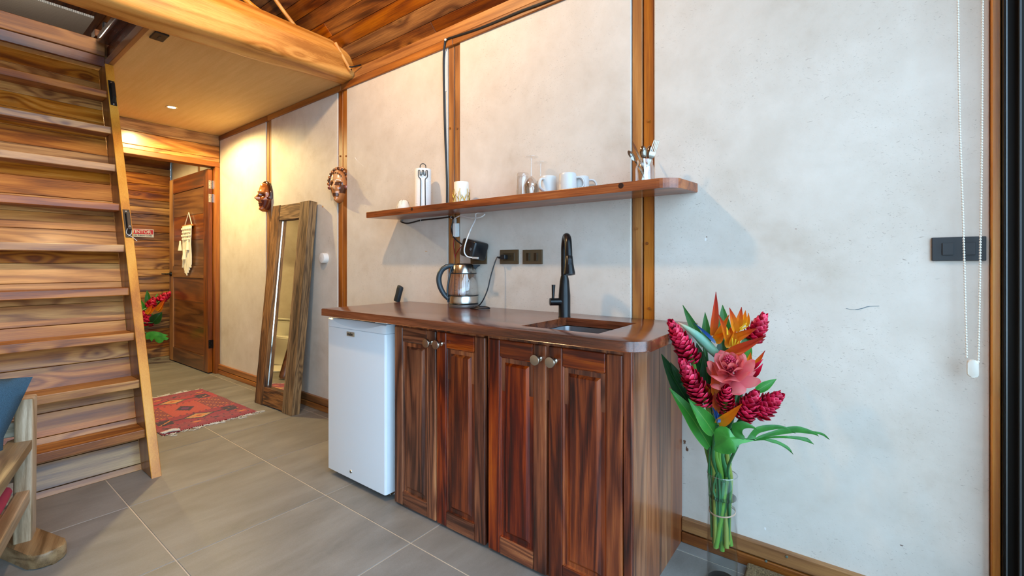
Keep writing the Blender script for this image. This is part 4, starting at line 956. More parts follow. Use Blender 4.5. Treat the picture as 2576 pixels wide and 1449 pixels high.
# black handle standing on the worktop against the wall
p_ = px(998, 758.5, 'z', CZ)
hh = thing('black_grip', 'small dark rubbery grip leaning on the wall at the back of the worktop', 'grip', (p_.x, min(p_.y, 1.86), CZ), (math.radians(-8), math.radians(12), 0))
bm = bmesh.new(); rows = []
for z, w_, d_ in ((0.0, 0.019, 0.012), (0.006, 0.0205, 0.014), (0.04, 0.0195, 0.013), (0.075, 0.0205, 0.014), (0.096, 0.0205, 0.013), (0.100, 0.017, 0.010)):
    rows.append([bm.verts.new((x_, y_, z+(0.0 if z < 0.09 else -0.15*x_))) for x_, y_ in rrect(-w_, w_, -d_, d_, 0.008, 3)])
for A_, C_ in zip(rows, rows[1:]):
    n = len(A_)
    for k in range(n): bm.faces.new((A_[k], A_[(k+1) % n], C_[(k+1) % n], C_[k]))
bm.faces.new(rows[0][::-1]); bm.faces.new(rows[-1]); obj('grip_body', bm, plain('rubber_dark', '1c252b', 0.6), hh, 50)
obj('hang_hole', tube(bmesh.new(), [(0.006*math.cos(a), -0.0135, 0.085+0.006*math.sin(a)) for a in [2*PI*k/12 for k in range(12)]], 0.0012, 5, True), BLACK, hh)

# switch by the glass door and blind chain
t, w, h = plate('light_switch', 'wide black switch plate near the glass door', 'switch', 2343, 598, 2480, 656, plain('switch_black', '2a2b2d', 0.5))
for s in (-0.20, 0.20):
    bm = B(s*w-0.0125, s*w+0.0125, -0.013, -0.008, -h*0.26, h*0.26, 0.001)
    obj('rocker', bm, plain('switch_black', '2a2b2d', 0.5), t)
YC = 1.84
ch = thing('blind_chain', 'looped white bead chain of a roller blind', 'blind chain', (0, 0, 0))
bead = mesh_of('bead', lathe(bmesh.new(), [(0, 0.0032), (0.0021, 0.0023), (0.0026, 0), (0.0021, -0.0023), (0, -0.0032)], 8), plain('bead_white', 'e6dfd2', 0.4), 60)
A1 = [px(2409, -10, 'y', YC), px(2413, 250, 'y', YC), px(2423, 560, 'y', YC), px(2432, 900, 'y', YC)]
A2 = [px(2472, -10, 'y', YC), px(2470, 300, 'y', YC), px(2466, 620, 'y', YC), px(2461, 912, 'y', YC)]
A1[0] += Vector((-0.002, 0, 0.35)); A2[0] += Vector((0.001, 0, 0.35))
for L_ in (A1, A2):
    S_ = smooth(L_, 40); tot = 0; nxt = 0; bm = bmesh.new()
    lathe_prof = [(0, 0.0034), (0.0023, 0.0024), (0.0028, 0), (0.0023, -0.0024), (0, -0.0034)]
    for a, b in zip(S_, S_[1:]):
        sl = (b-a).length
        while nxt < tot+sl:
            c = a.lerp(b, (nxt-tot)/sl); lathe(bm, lathe_prof, 8, c); nxt += 0.0078
        tot += sl
    tube(bm, S_[::4], 0.0009, 5)
    o = obj('bead_strand', bm, plain('bead_white', 'e6dfd2', 0.4), ch, 60); o['kind'] = 'stuff'
p_ = px(2447, 927, 'y', YC)
bm = bmesh.new(); prism(bm, rrect(-0.0115, 0.0115, -0.025, 0.025, 0.0085, 5), -0.009, 0.009, slope_frame(p_, (1,0,0), (0,0,1)), 0.004, 3)
obj('tensioner', bm, plain('bead_white', 'e6dfd2', 0.4), ch, 50)
obj('blind_head', B(px(2409,-10,'y',YC).x-0.02, 0.315, YC-0.03, YC+0.05, A1[0].z-0.005, A1[0].z+0.04, 0.004), WPLAST, ch)

# round white sensor, wall plate behind mirror
p_ = wallp(818, 649)
o = thing('wall_sensor', 'round white sensor on the plaster wall right of mirror', 'sensor', (p_.x+0.012, YW, p_.z), (PI/2, 0, 0))
obj('housing', lathe(bmesh.new(), [(0, 0.040), (0.030, 0.040), (0.038, 0.037), (0.040, 0.030), (0.040, 0)], 32), WPLAST, o, 40)
obj('dimple', lathe(bmesh.new(), [(0, 0.041), (0.004, 0.0408), (0.005, 0.04)], 12), plain('grey_plastic', 'b6b4b0', 0.4), o, None)
p_ = wallp(757, 915)
o = thing('blank_plate', 'pale blank cover low on the wall behind mirror', 'cover plate', (p_.x, YW, p_.z), (PI/2, 0, 0))
obj('disc', lathe(bmesh.new(), [(0, 0.008), (0.036, 0.008), (0.042, 0.004), (0.042, 0)], 28), plain('pale_plate', 'b9c4c9', 0.5), o, 40); obj('screw', lathe(bmesh.new(), [(0, 0.0095), (0.004, 0.0085), (0.005, 0.008)], 10), STEEL, o)

# ------------------------------------------------------------------ leaning mirror
tilt = math.radians(5.15); MW = 0.575; ML = 1.625
mr = thing('floor_mirror', 'tall rustic wood-framed mirror leaning on the plaster wall', 'mirror', (-3.62, 1.675, 0.002), (-tilt, 0, math.radians(1.5)))
def rough_board(x0, x1, y0, y1, z0, z1, ax, seed, amp=0.004):
    bm = bmesh.new(); nx, nz = 1, 1
    box(bm, x0, x1, y0, y1, z0, z1)
    es = [e for e in bm.edges if abs((e.verts[1].co-e.verts[0].co)['xyz'.index(ax)]) > 0.05]
    bmesh.ops.subdivide_edges(bm, edges=es, cuts=14, use_grid_fill=True)
    for v in bm.verts:
        q = v.co; k = q['xyz'.index(ax)]
        dx = amp*noise.noise(Vector((k*7, seed+(1 if q.x > (x0+x1)/2 else 0)*9, 0))); dy = amp*0.6*noise.noise(Vector((k*9, seed, 5)))
        if ax == 'z': q.x += dx
        else: q.z += dx
        if q.y < (y0+y1)/2: q.y += dy
    return bm
obj('frame_stile', rough_board(-MW/2, -MW/2+0.123, 0, 0.062, 0, ML, 'z', 1, 0.008), oldw(2), mr)
obj('frame_stile', rough_board(MW/2-0.137, MW/2, -0.002, 0.060, 0, ML, 'z', 7, 0.006), oldw(2), mr)
obj('frame_rail', rough_board(-MW/2+0.124, MW/2-0.138, 0.004, 0.055, 0.008, 0.140, 'x', 3, 0.003), oldw(0), mr)
obj('frame_rail', rough_board(-MW/2+0.124, MW/2-0.138, 0.004, 0.055, ML-0.125, ML-0.003, 'x', 5, 0.003), oldw(0), mr)
gl = obj('mirror_glass', B(-MW/2+0.118, MW/2-0.132, 0.034, 0.040, 0.13, ML-0.115), plain('silvered_glass', 'f4f4f0', 0.015, 1.0), mr)
bmv = bmesh.new()
for a, b in ((-MW/2+0.1235, -MW/2+0.131),):
    box(bmv, a, b-0.003, 0.028, 0.0345, 0.14, ML-0.125, 0.0015)
obj('bevel_strip', bmv, plain('silver_strip', 'eeeae2', 0.06, 1.0), gl)
obj('back_board', B(-MW/2+0.1, MW/2-0.12, 0.0405, 0.05, 0.1, ML-0.1), plain('backing', '6b5a45', 0.8), mr)

# ------------------------------------------------------------------ masks on the posts
def mask(name, label, u, v, s, yaw, style):
    p = wallp(u, v); m = thing(name, label, 'mask', (p.x, YW-0.002, p.z), (0, 0, yaw), group='carved masks on the wall posts')
    cop = lambda nm, c: plain(nm, c, 0.16, 0.15, Coat_Weight=0.6)
    skin = cop('mask_skin_%d' % style, 'a85a26' if style == 0 else 'c07a44'); dark = cop('mask_dark_%d' % style, '5a2310' if style == 0 else '57301a'); lt = cop('mask_light_%d' % style, 'cf8446' if style == 0 else 'e0ab78')
    bm = bmesh.new(); NU, NV = 36, 28; g_ = []
    for j in range(NV+1):
        w = -1+2*j/NV; row = []
        for i in range(NU+1):
            t = -1+2*i/NU
            wid = 0.058*math.sqrt(max(0.0, 1-abs(w)**2.6))*(1.0 if w > -0.1 else 1.0-0.42*min(1, (-0.1-w)/0.9))
            x = wid*t; z = 0.105*w
            y = 0.062*math.sqrt(max(0.0, 1-t*t))*(0.55+0.45*math.sqrt(max(0.0, 1-w*w)))
            X = x/0.058
            nose = math.exp(-(X/0.20)**2)*(math.exp(-((w+0.12)/0.16)**2)*0.034+math.exp(-((w-0.12)/0.16)**2)*0.016)
            brow = math.exp(-((w-0.27-0.08*math.cos(X*2))/0.055)**2)*0.012*math.exp(-(X/0.75)**2)
            eye = -math.exp(-((abs(X)-0.38)/0.20)**2-((w-0.12)/0.09)**2)*0.013
            lip = math.exp(-(X/0.38)**2)*(math.exp(-((w+0.46)/0.05)**2)+math.exp(-((w+0.60)/0.05)**2))*0.010-math.exp(-(X/0.34)**2)*math.exp(-((w+0.53)/0.03)**2)*0.008
            chin = math.exp(-(X/0.35)**2-((w+0.84)/0.10)**2)*0.016
            cheek = math.exp(-((abs(X)-0.5)/0.2)**2-((w+0.18)/0.16)**2)*0.006
            row.append(bm.verts.new((x, -(y+nose+brow+eye+lip+chin+cheek), z)))
        g_.append(row)
    for j in range(NV):
        for i in range(NU):
            q = (g_[j][i], g_[j][i+1], g_[j+1][i+1], g_[j+1][i])
            try: bm.faces.new(q)
            except ValueError: pass
    bmesh.ops.remove_doubles(bm, verts=bm.verts, dist=0.0004)
    me = mesh_of('face', bm, [skin, dark, lt], 80)
    for f in me.polygons:
        c = f.center; X = abs(c.x)/0.058; w = c.z/0.105
        if 0.0 < w < 0.2 and 0.12 < X < 0.7: f.material_index = 1
        elif style == 1 and -0.45 < w < 0.1 and X > 0.42: f.material_index = 1
        elif style == 0 and w < -0.2 and X > 0.35: f.material_index = 1
        elif -0.66 < w < -0.42 and X < 0.34: f.material_index = 1
        elif 0.3 < w < 0.62 and X < 0.6 or (X < 0.16 and w > -0.2): f.material_index = 2
    fc = obj('face', me, None, m)
    # headdress rim
    rim = [(0.062*math.cos(a), -0.012, 0.012+0.098*math.sin(a)) for a in [PI*(-0.08+1.16*k/26) for k in range(27)]]
    hd_ = obj('headdress', tube(bmesh.new(), rim, 0.013, 10), dark if style else cop('mask_cap', '3a1a0c'), m, 60)
    if style == 1:
        for k in range(15):
            a = PI*(0.02+0.96*k/14); c = (0.066*math.cos(a), -0.022, 0.012+0.103*math.sin(a))
            obj('bead', lathe(bmesh.new(), [(0, 0.009), (0.007, 0.006), (0.0095, 0), (0.007, -0.006), (0, -0.009)], 10, c), dark if k % 2 else skin, hd_, 60)
        for k in range(7):
            a = PI*(0.2+0.6*k/6); c = (0.045*math.cos(a), -0.054, 0.030+0.050*math.sin(a))
            obj('brow_bead', lathe(bmesh.new(), [(0, 0.006), (0.005, 0.003), (0.006, 0), (0, -0.005)], 8, c), dark, fc, 60)
        obj('headdress_edge', tube(bmesh.new(), [(0.073*math.cos(a), -0.006, 0.012+0.112*math.sin(a)) for a in [PI*(0.0+1.0*k/24) for k in range(25)]], 0.006, 8), lt, hd_, 60)
    for s_ in (-1, 1):
        obj('ear_disc', lathe(bmesh.new(), [(0, 0.014), (0.009, 0.013), (0.014, 0.008), (0.016, 0)], 16), dark if style == 0 else cop('mask_ear', '8a4636'), m, 60, loc=(s_*0.055, -0.022, -0.004), rot=(PI/2, 0, s_*0.7))
    m.scale = (s, s, s)
    return m
mask('carved_mask', 'glossy red-brown carved mask on the post nearest the doorway', 674, 498, 1.23, math.radians(6), 0)
mask('carved_mask', 'carved mask with a beaded headdress on the post above the worktop end', 856, 471, 1.17, math.radians(30), 1)

# ------------------------------------------------------------------ macrame and fire sign
CR = plain('cotton_cream', 'e9e2d2', 0.9)
ym = 1.80
mc = thing('macrame_hanging', 'cream macrame wall hanging on the open door', 'wall hanging', px(473, 570, 'y', ym))
c0 = mc.location
def mloc(u, v, dy=0.0): return px(u, v, 'y', ym)-c0+Vector((0, dy, 0))
e0, e1 = mloc(459, 570), mloc(485, 566)
obj('rod', tube(bmesh.new(), [e0, e0.lerp(e1, 0.03), e0.lerp(e1, 0.97), e1], [0.006, 0.011, 0.011, 0.006], 10), orange(0), mc, 40)
apex = mloc(475, 535)
obj('hanger', tube(bmesh.new(), [e0.lerp(e1, 0.22), apex, e0.lerp(e1, 0.92)], 0.0045, 6), CR, mc, 40)
N_ = 24
for k in range(N_):
    f_ = 0.14+0.80*k/(N_-1); top = e0.lerp(e1, f_); mid = 1-abs(2*k/(N_-1)-1)
    bot = top.copy(); bot.z -= 0.44+0.11*mid+0.012*math.sin(k*2.1)
    pts_ = [top+Vector((0, -0.008, 0))]+[top.lerp(bot, q)+Vector((0.006*math.sin(k*1.7+q*9), -0.010-0.004*math.cos(k+q*5), 0)) for q in (0.2, 0.4, 0.6, 0.8, 1.0)]
    cdv = obj('cord', tube(bmesh.new(), smooth(pts_, 3), [0.0055]*16, 7), CR, mc, 60)
for r_ in range(4):
    for k in range(6-(r_ % 2)):
        f_ = 0.18+0.76*(k+0.5*(r_ % 2))/5; c = e0.lerp(e1, f_)+Vector((0, -0.02, -0.035-0.038*r_))
        obj('knot', lathe(bmesh.new(), [(0, 0.014), (0.009, 0.009), (0.012, 0), (0.009, -0.009), (0, -0.014)], 8, c), CR, mc, 60)
for f_, dz in ((0.03, -0.16), (0.75, -0.16), (0.42, -0.26)):
    c = e0.lerp(e1, f_)+Vector((0, -0.024, dz)); obj('tassel', lathe(bmesh.new(), [(0, 0.0), (0.008, -0.004), (0.010, -0.03), (0.022, -0.11), (0, -0.112)], 10, c), CR, mc, 60)
sg = thing('fire_sign', 'red and white extinguisher sign on the far boarded wall', 'sign', (XF+0.001, 1.565, 1.502))
SW = plain('sign_white', 'ece9e4', 0.45); SR = plain('sign_red', 'd23a45', 0.45)
obj('board', B(0.0, 0.004, -0.165, 0.165, -0.047, 0.047, 0.001), SW, sg)
obj('band', B(0.0035, 0.0048, -0.158, 0.158, -0.012, 0.041), SR, sg)
obj('lettering', text_mesh('EXTINTOR', 0.058, SW, bold=0.0012), None, sg, loc=(0.0052, 0.016, 0.0145), rot=(PI/2, 0, PI/2)).scale = (0.86, 0.9, 1)
obj('lettering', text_mesh('SOLAMENTE EN FUEGO CLASE', 0.021, plain('sign_black', '1d1d1d', 0.5), bold=0.0004), None, sg, loc=(0.0052, 0.0, -0.029), rot=(PI/2, 0, PI/2))

# ------------------------------------------------------------------ rug (woven cells)
rx0, rx1, ry0, ry1 = -4.685, -3.632, 0.965, 1.562
rg_ = thing('kilim_rug', 'red and orange patterned kilim rug with white fringe', 'rug', ((rx0+rx1)/2, (ry0+ry1)/2, 0.0), (0, 0, math.radians(1.0)))
NXR, NYR = 150, 86; LX, LY = rx1-rx0, ry1-ry0
C_ = {k: lin(c)[:3] for k, c in dict(red='86090f', ora='a0200c', org='b03c10', pink='922a28', mar='4c1410', blk='150a08', cre='b88850', yel='cc7c16', pur='6a1646', bro='662410').items()}
def rug_col(i, j):
    p = (i+0.5)/NXR*2; p = p if p < 1 else 2-p            # 0 edge .. 1 centre
    q = (j+0.5)/NYR; qq = abs(q-0.5)*2
    if p < 0.10: return 'red'
    if p < 0.155: return 'blk' if (j//2) % 4 == 0 and 0.115 < p < 0.14 else 'pink'
    if p < 0.26:
        t = ((q*2.0+p*1.3) % 1.0)
        if t < 0.16 and 0.17 < p < 0.245: return 'yel' if (p > 0.205) else 'org'
        if 0.42 < t < 0.52 and 0.18 < p < 0.24: return 'blk'
        return 'pink' if i % 3 else 'bro'
    if p < 0.31: return 'blk' if (j//2) % 3 == 0 and 0.272 < p < 0.295 else 'pink'
    if p < 0.66:
        c = (p-0.485)/0.17; dd = abs(c)*0.9+qq*2.1
        if dd < 0.16: return 'ora'
        if dd < 0.38: return 'yel'
        if dd < 0.62: return 'cre'
        if dd < 0.80: return 'blk'
        if abs(c) < 0.10 and qq < 0.62: return 'blk'
        if 0.56 < qq < 0.86 and abs(c) < 0.72:
            if (i//3+j//4) % 3 == 0 or abs(abs(c)-0.5) < 0.13 and (j//3) % 2: return 'blk'
            if (i//2+j//2) % 7 == 0: return 'yel'
            return 'mar'
        return 'ora' if i < NXR/2 else 'red' if (i % 5) else 'ora'
    if p < 0.71: return 'blk' if (j//2) % 3 == 0 and 0.672 < p < 0.695 else 'org'
    c = (1-p)/0.29; dd = c*0.9+qq*2.6
    if dd < 0.28: return 'pur'
    if dd < 0.55: return 'mar' if dd > 0.42 else 'blk'
    if qq > 0.45 and qq < 0.85 and (i//2*3+j//2*5) % 11 == 0: return 'yel'
    return 'org' if (qq < 0.42 or (i+j) % 4 == 0) else 'bro'
bm = bmesh.new(); cl_ = bm.loops.layers.float_color.new('weave'); vs = {}
def rv(i, j):
    if (i, j) not in vs:
        x_, y_ = -LX/2+LX*i/NXR, -LY/2+LY*j/NYR
        e_ = 0.006*noise.noise(Vector((x_*3, y_*3, 1)))
        vs[(i, j)] = bm.verts.new((x_+(0.012*noise.noise(Vector((0, y_*5, 3))) if i in (0, NXR) else 0), y_+(0.012*noise.noise(Vector((x_*4, 0, 7))) if j in (0, NYR) else 0), 0.007+0.0015*noise.noise(Vector((x_*5, y_*5, 0)))))
    return vs[(i, j)]
rr = random.Random(5)
for i in range(NXR):
    for j in range(NYR):
        f = bm.faces.new((rv(i, j), rv(i+1, j), rv(i+1, j+1), rv(i, j+1))); k = 0.88+0.2*rr.random(); c = C_[rug_col(i, j)]
        for l in f.loops: l[cl_] = (c[0]*k, c[1]*k, c[2]*k, 1)
be = [e for e in bm.edges if len(e.link_faces) == 1]
r_ = bmesh.ops.extrude_edge_only(bm, edges=be)
for v in r_['geom']:
    if isinstance(v, bmesh.types.BMVert): v.co.z = 0.0008
for f in bm.faces:
    for l in f.loops:
        if l[cl_][3] == 0: l[cl_] = (*C_['red'], 1)
g = G('kilim_wool'); at_ = g.n('ShaderNodeAttribute', attribute_name='weave'); v = g.coords(rnd=False)
g.set(Base_Color=at_.outputs['Color'], Roughness=0.95, Sheen_Weight=0.2); g.bump(g.noise(g.vmath('MULTIPLY', v, (600, 120, 1)), 1.0, 2.0), 0.4, 0.002)
obj('weave', bm, g.m, rg_)
FR = plain('fringe_cotton', 'd9d2c6', 0.9); rr = random.Random(9)
for sgn in (1, -1):
    bm = bmesh.new()
    for k in range(46):
        y_ = -LY/2+LY*(k+0.5)/46; ln = rr.uniform(0.02, 0.055); a = rr.gauss(0, 0.9); x_ = sgn*LX/2
        pts_ = [(x_-sgn*0.004, y_, 0.005), (x_+sgn*ln*0.4, y_+0.4*ln*math.sin(a), 0.004), (x_+sgn*ln*(0.9*math.cos(a)+0.15), y_+ln*math.sin(a)*1.1, 0.0025)]
        tube(bm, smooth(pts_, 3), 0.0016, 5)
    for k in range(7):      # long stray tassels
        y_ = rr.uniform(-LY/2, LY/2); pts_ = [Vector((sgn*LX/2, y_, 0.005))]
        for q in range(4): pts_.append(pts_[-1]+Vector((sgn*rr.uniform(0.005, 0.022), rr.uniform(-0.04, 0.05), 0)))
        for q in pts_: q.z = 0.003
        tube(bm, smooth(pts_, 3), 0.0022, 5)
    if sgn > 0:             # knotted bunch at the near corner
        for k in range(9):
            c = Vector((LX/2-0.02, -LY/2+0.05, 0.011)); pts_ = [c+Vector((rr.uniform(-0.035, 0.035), rr.uniform(-0.05, 0.05), rr.uniform(0, 0.008))) for q in range(4)]
            tube(bm, smooth(pts_, 4), 0.0028, 5)
    o = obj('fringe', bm, FR, rg_, 60); o['kind'] = 'stuff'

# doormat corner
dmx, dmy = -0.315, 1.868
g = G('coir'); v = g.coords(rnd=False); nz = g.noise(v, 220.0, 3.0, 0.7); g.set(Base_Color=g.ramp(nz, [(0.3, '4d3a26'), (0.7, '94774f')]), Roughness=1.0); g.bump(nz, 1.0, 0.006)
mt = thing('door_mat', 'brown coir door mat in the corner by the skirting', 'mat', (dmx, dmy, 0))
obj('pad', B(0, 0.60, -0.45, 0, 0, 0.018, 0.006, 2), g.m, mt)
for a, b, c, d in ((0, 0.60, -0.035, -0.004), (0.004, 0.035, -0.42, -0.036)):
    obj('raised_edge', B(a, b, c, d, 0.012, 0.026, 0.006, 2), g.m, mt)
obj('raised_edge', B(0.058, 0.12, -0.42, -0.05, 0.012, 0.025, 0.006, 2), g.m, mt)

# ------------------------------------------------------------------ armchair at the frame edge
chy = math.atan2(-0.25, 0.97)
ac = thing('armchair', 'wooden armchair with blue and red cushions by the stair', 'armchair', (-2.60, 0.255, 0), (0, 0, chy))
def cbx(nm, *a, m=greyw, ax=0, bev=0.006, par=ac, M=None): return obj(nm, B(*a, bev, 3, M=M), m(ax), par)
for s_, yo in ((0, 0.0), (1, -0.66)):
    bm = bmesh.new(); prism(bm, [(-0.045, 0.0), (0.045, 0.0), (0.012, 0.60), (-0.075, 0.60)], yo-0.026, yo+0.026, slope_frame((0, 0, 0), (1, 0, 0), (0, 0, 1)) @ Matrix.Diagonal((1, 1, -1, 1)), 0.008, 3)
    obj('rear_post', bm, greyw(2), ac, 40)
    bm = bmesh.new(); prism(bm, rrect(-0.05, 0.62, -0.036, 0.036, 0.03, 5), 0.405, 0.440, Matrix.Translation((0.0, yo-0.012, 0)), 0.006, 2); obj('armrest', bm, brownw(0), ac, 40)
    obj('front_leg', B(0.50, 0.56, yo-0.026, yo+0.026, 0.055, 0.405, 0.006, 3), greyw(2), ac)
    bm = bmesh.new(); prism(bm, rrect(-0.36, 0.205, -0.055, 0.055, 0.05, 6), 0.0, 0.055, Matrix.Translation((0.0, yo, 0)) @ Matrix.Rotation(math.radians(30.7), 4, 'Z'), 0.010, 2); obj('floor_runner', bm, brownw(0), ac, 40)
    obj('seat_rail', B(-0.03, 0.56, yo-0.02, yo+0.02, 0.20, 0.25, 0.004, 2), greyw(0), ac)
for zc_ in (0.30, 0.48): obj('back_slat', B(-0.05, -0.025, -0.634, -0.026, zc_-0.03, zc_+0.03, 0.004), greyw(1), ac)
for xk in (0.1, 0.3, 0.5): obj('seat_slat', B(xk-0.04, xk+0.04, -0.64, -0.02, 0.235, 0.255, 0.003), greyw(1), ac)
BLUE = G('blue_canvas'); v = BLUE.coords(rnd=False); w_ = BLUE.noise(v, 500.0, 2.0); BLUE.set(Base_Color=BLUE.ramp(w_, [(0.3, '243c4a'), (0.7, '3a5668')]), Roughness=0.95); BLUE.bump(BLUE.math('ADD', w_, BLUE.math('MULTIPLY', BLUE.noise(v, 14.0, 3.0), 3.0)), 0.5, 0.004); BLUE = BLUE.m
REDC = plain('red_canvas', 'b23346', 0.9)
def pillow(w, h, d, M, mat, name, par, pinch=0.75):
    bm = bmesh.new(); N1 = 18; top = {}
    for s_ in (1, -1):
        for i in range(N1+1):
            for j in range(N1+1):
                a, b = -1+2*i/N1, -1+2*j/N1
                e_ = (1-abs(a)**3.0)*(1-abs(b)**3.0); cz_ = d/2*max(0, e_)**0.55
                k = 1-0.13*(1-abs(a))*abs(b)**3; k2 = 1-0.13*(1-abs(b))*abs(a)**3
                co = Vector((a*w/2*k2, b*h/2*k, s_*cz_+0.012*noise.noise(Vector((a*4, b*4, s_)))*min(1.0, e_*2)))
                top[(s_, i, j)] = bm.verts.new(M @ co)
        for i in range(N1):
            for j in range(N1):
                bm.faces.new((top[(s_, i, j)], top[(s_, i+1, j)], top[(s_, i+1, j+1)], top[(s_, i, j+1)]))
    bmesh.ops.remove_doubles(bm, verts=bm.verts, dist=0.003)
    return obj(name, bm, mat, par, 80)
Mb = slope_frame((0.075, -0.272, 0.520), (0, 1, 0), (-0.22, 0, 1)) @ Matrix.Rotation(math.radians(-9), 4, 'Z')     # local x across chair, y up, z = forward
bc_ = thing('back_cushion', 'blue canvas cushion with a red patch on the armchair back', 'cushion', (-2.60, 0.255, 0), (0, 0, chy))
pillow(0.54, 0.44, 0.15, Mb, BLUE, 'cover', bc_)
def on_pillow(x_, y_, up_):
    a, b = x_/0.27, y_/0.22; e_ = max(0.0, (1-abs(a)**3.0)*(1-abs(b)**3.0))
    return Mb @ Vector((x_, y_, 0.075*e_**0.55+0.012*noise.noise(Vector((a*4, b*4, 1)))*min(1.0, e_*2)+up_))
def patch_pt(s_, t_, k_, up_): return on_pillow(0.028+0.188*k_*s_*math.sqrt(1-0.20*t_*t_), 0.012+0.142*k_*t_*math.sqrt(1-0.20*s_*s_), up_)
bm = bmesh.new(); uvl = bm.loops.layers.uv.new('UVMap')
V_ = [[bm.verts.new(patch_pt(-1+2*i_/16, -1+2*j_/14, 1.0, 0.006)) for j_ in range(15)] for i_ in range(17)]
for i_ in range(16):
    for j_ in range(14): bm.faces.new((V_[i_][j_], V_[i_+1][j_], V_[i_+1][j_+1], V_[i_][j_+1]))
bmesh.ops.solidify(bm, geom=bm.faces[:], thickness=0.004); obj('patch', bm, REDC, bc_, 40)
ring_ = [(-1+2*k/16, -1) for k in range(16)]+[(1, -1+2*k/14) for k in range(14)]+[(1-2*k/16, 1) for k in range(16)]+[(-1, 1-2*k/14) for k in range(14)]
obj('patch_seam', tube(bmesh.new(), [patch_pt(a_, b_, 0.93, 0.008) for a_, b_ in ring_], 0.003, 6, True), plain('red_seam', '7e1c30', 0.9), bc_, 60)
sc_ = thing('seat_cushion', 'blue canvas seat cushion with red trim on the armchair', 'cushion', (-2.60, 0.255, 0), (0, 0, chy))
pillow(0.56, 0.60, 0.16, slope_frame((0.27, -0.325, 0.335), (1, 0, 0), (0, 1, 0)), BLUE, 'cover', sc_)
bm = tube(bmesh.new(), smooth([(0.05, -0.045, 0.265), (0.2, -0.04, 0.262), (0.4, -0.045, 0.265)], 4), 0.022, 8); obj('trim_roll', bm, REDC, sc_, 60)

# ------------------------------------------------------------------ room behind: toilet and bath mat
PORC = plain('porcelain', 'ece8dc', 0.12)
tl = thing('toilet', 'white one-piece toilet in the room behind, seen in the mirror', 'toilet', (-6.72, 0.16, 0))
def loft(secs, n=32):
    bm = bmesh.new(); R0 = []
    for cx_, rx_, ry_, z in secs:
        R0.append([bm.verts.new((cx_+rx_*math.cos(2*PI*k/n), ry_*math.sin(2*PI*k/n), z)) for k in range(n)])
    for A_, C__ in zip(R0, R0[1:]):
        for k in range(n): bm.faces.new((A_[k], A_[(k+1) % n], C__[(k+1) % n], C__[k]))
    bm.faces.new(R0[0][::-1]); bm.faces.new(R0[-1]); return bm
obj('bowl', loft([(0.36, 0.27, 0.125, 0), (0.36, 0.26, 0.115, 0.05), (0.38, 0.25, 0.115, 0.15), (0.42, 0.27, 0.15, 0.27), (0.45, 0.275, 0.185, 0.36), (0.45, 0.28, 0.19, 0.385)]), PORC, tl, 60)
obj('seat', loft([(0.455, 0.28, 0.19, 0.386), (0.455, 0.285, 0.195, 0.395), (0.455, 0.28, 0.19, 0.408)]), PORC, tl, 50)
obj('lid', loft([(0.445, 0.275, 0.188, 0.409), (0.445, 0.28, 0.192, 0.418), (0.445, 0.26, 0.17, 0.430)]), PORC, tl, 50)
obj('tank', B(0.005, 0.20, -0.20, 0.20, 0.36, 0.66, 0.03, 4), PORC, tl, 40)
tlid = obj('tank_lid', B(0.0, 0.215, -0.21, 0.21, 0.662, 0.695, 0.012, 3), PORC, tl, 40)
tl.scale = (0.9, 0.9, 0.9)
obj('flush_button', lathe(bmesh.new(), [(0, 0.006), (0.02, 0.005), (0.022, 0)], 18), CHROME, tlid, 40, loc=(0.1, 0, 0.695))
g = G('terry'); v = g.coords(rnd=False); nz = g.noise(v, 300.0, 2.0); g.set(Base_Color=lin('ebe6da'), Roughness=1.0); g.bump(nz, 0.8, 0.004)
lp = tag(obj('leaning_board', tube(bmesh.new(), [(0, 0, 0.0), (-0.002, -0.002, 0.02), (-0.27, -0.235, 0.62), (-0.275, -0.24, 0.63)], [0.03, 0.042, 0.042, 0.03], 14), darkred(2), None, 40, loc=(-4.955, 0.915, 0.012)), 'dark wooden post leaning by the doorway, seen in the mirror', 'post')
tag(obj('bath_mat', B(-0.26, 0.26, -0.22, 0.22, 0, 0.016, 0.006, 2), g.m, None, None, loc=(-5.78, 0.52, 0)), 'white bath mat on the floor before the toilet', 'mat')

# ------------------------------------------------------------------ pendant lamp over the room (above the frame)
pd = thing('pendant_lamp', 'warm glass globe pendant hanging from the roof', 'lamp', (-1.93, 0.74, 2.95))
obj('cord', tube(bmesh.new(), [(0, 0, 0.16), (0, 0, 0.755)], 0.004, 6), BLACK, pd)
obj('socket', lathe(bmesh.new(), [(0, 0.17), (0.018, 0.165), (0.022, 0.09), (0.03, 0.085), (0, 0.084)], 20), BLACK, pd, 40)
obj('globe', lathe(bmesh.new(), [(0.032, 0.09), (0.07, 0.07), (0.1, 0.02), (0.1, -0.03), (0.07, -0.08), (0, -0.10)], 28), thin_glass('lamp_globe', (1, 0.97, 0.9, 1), 0.03, 0.4), pd, 60)
obj('bulb', lathe(bmesh.new(), [(0, 0.085), (0.012, 0.08), (0.016, 0.05), (0.03, 0.01), (0.022, -0.02), (0, -0.03)], 20), emis('warm_bulb', 'ffc477', 8.0), pd, 60)
light('pendant_light', 'POINT', (-1.93, 0.74, 2.86), 78, (1.0, 0.67, 0.36), 0.05)

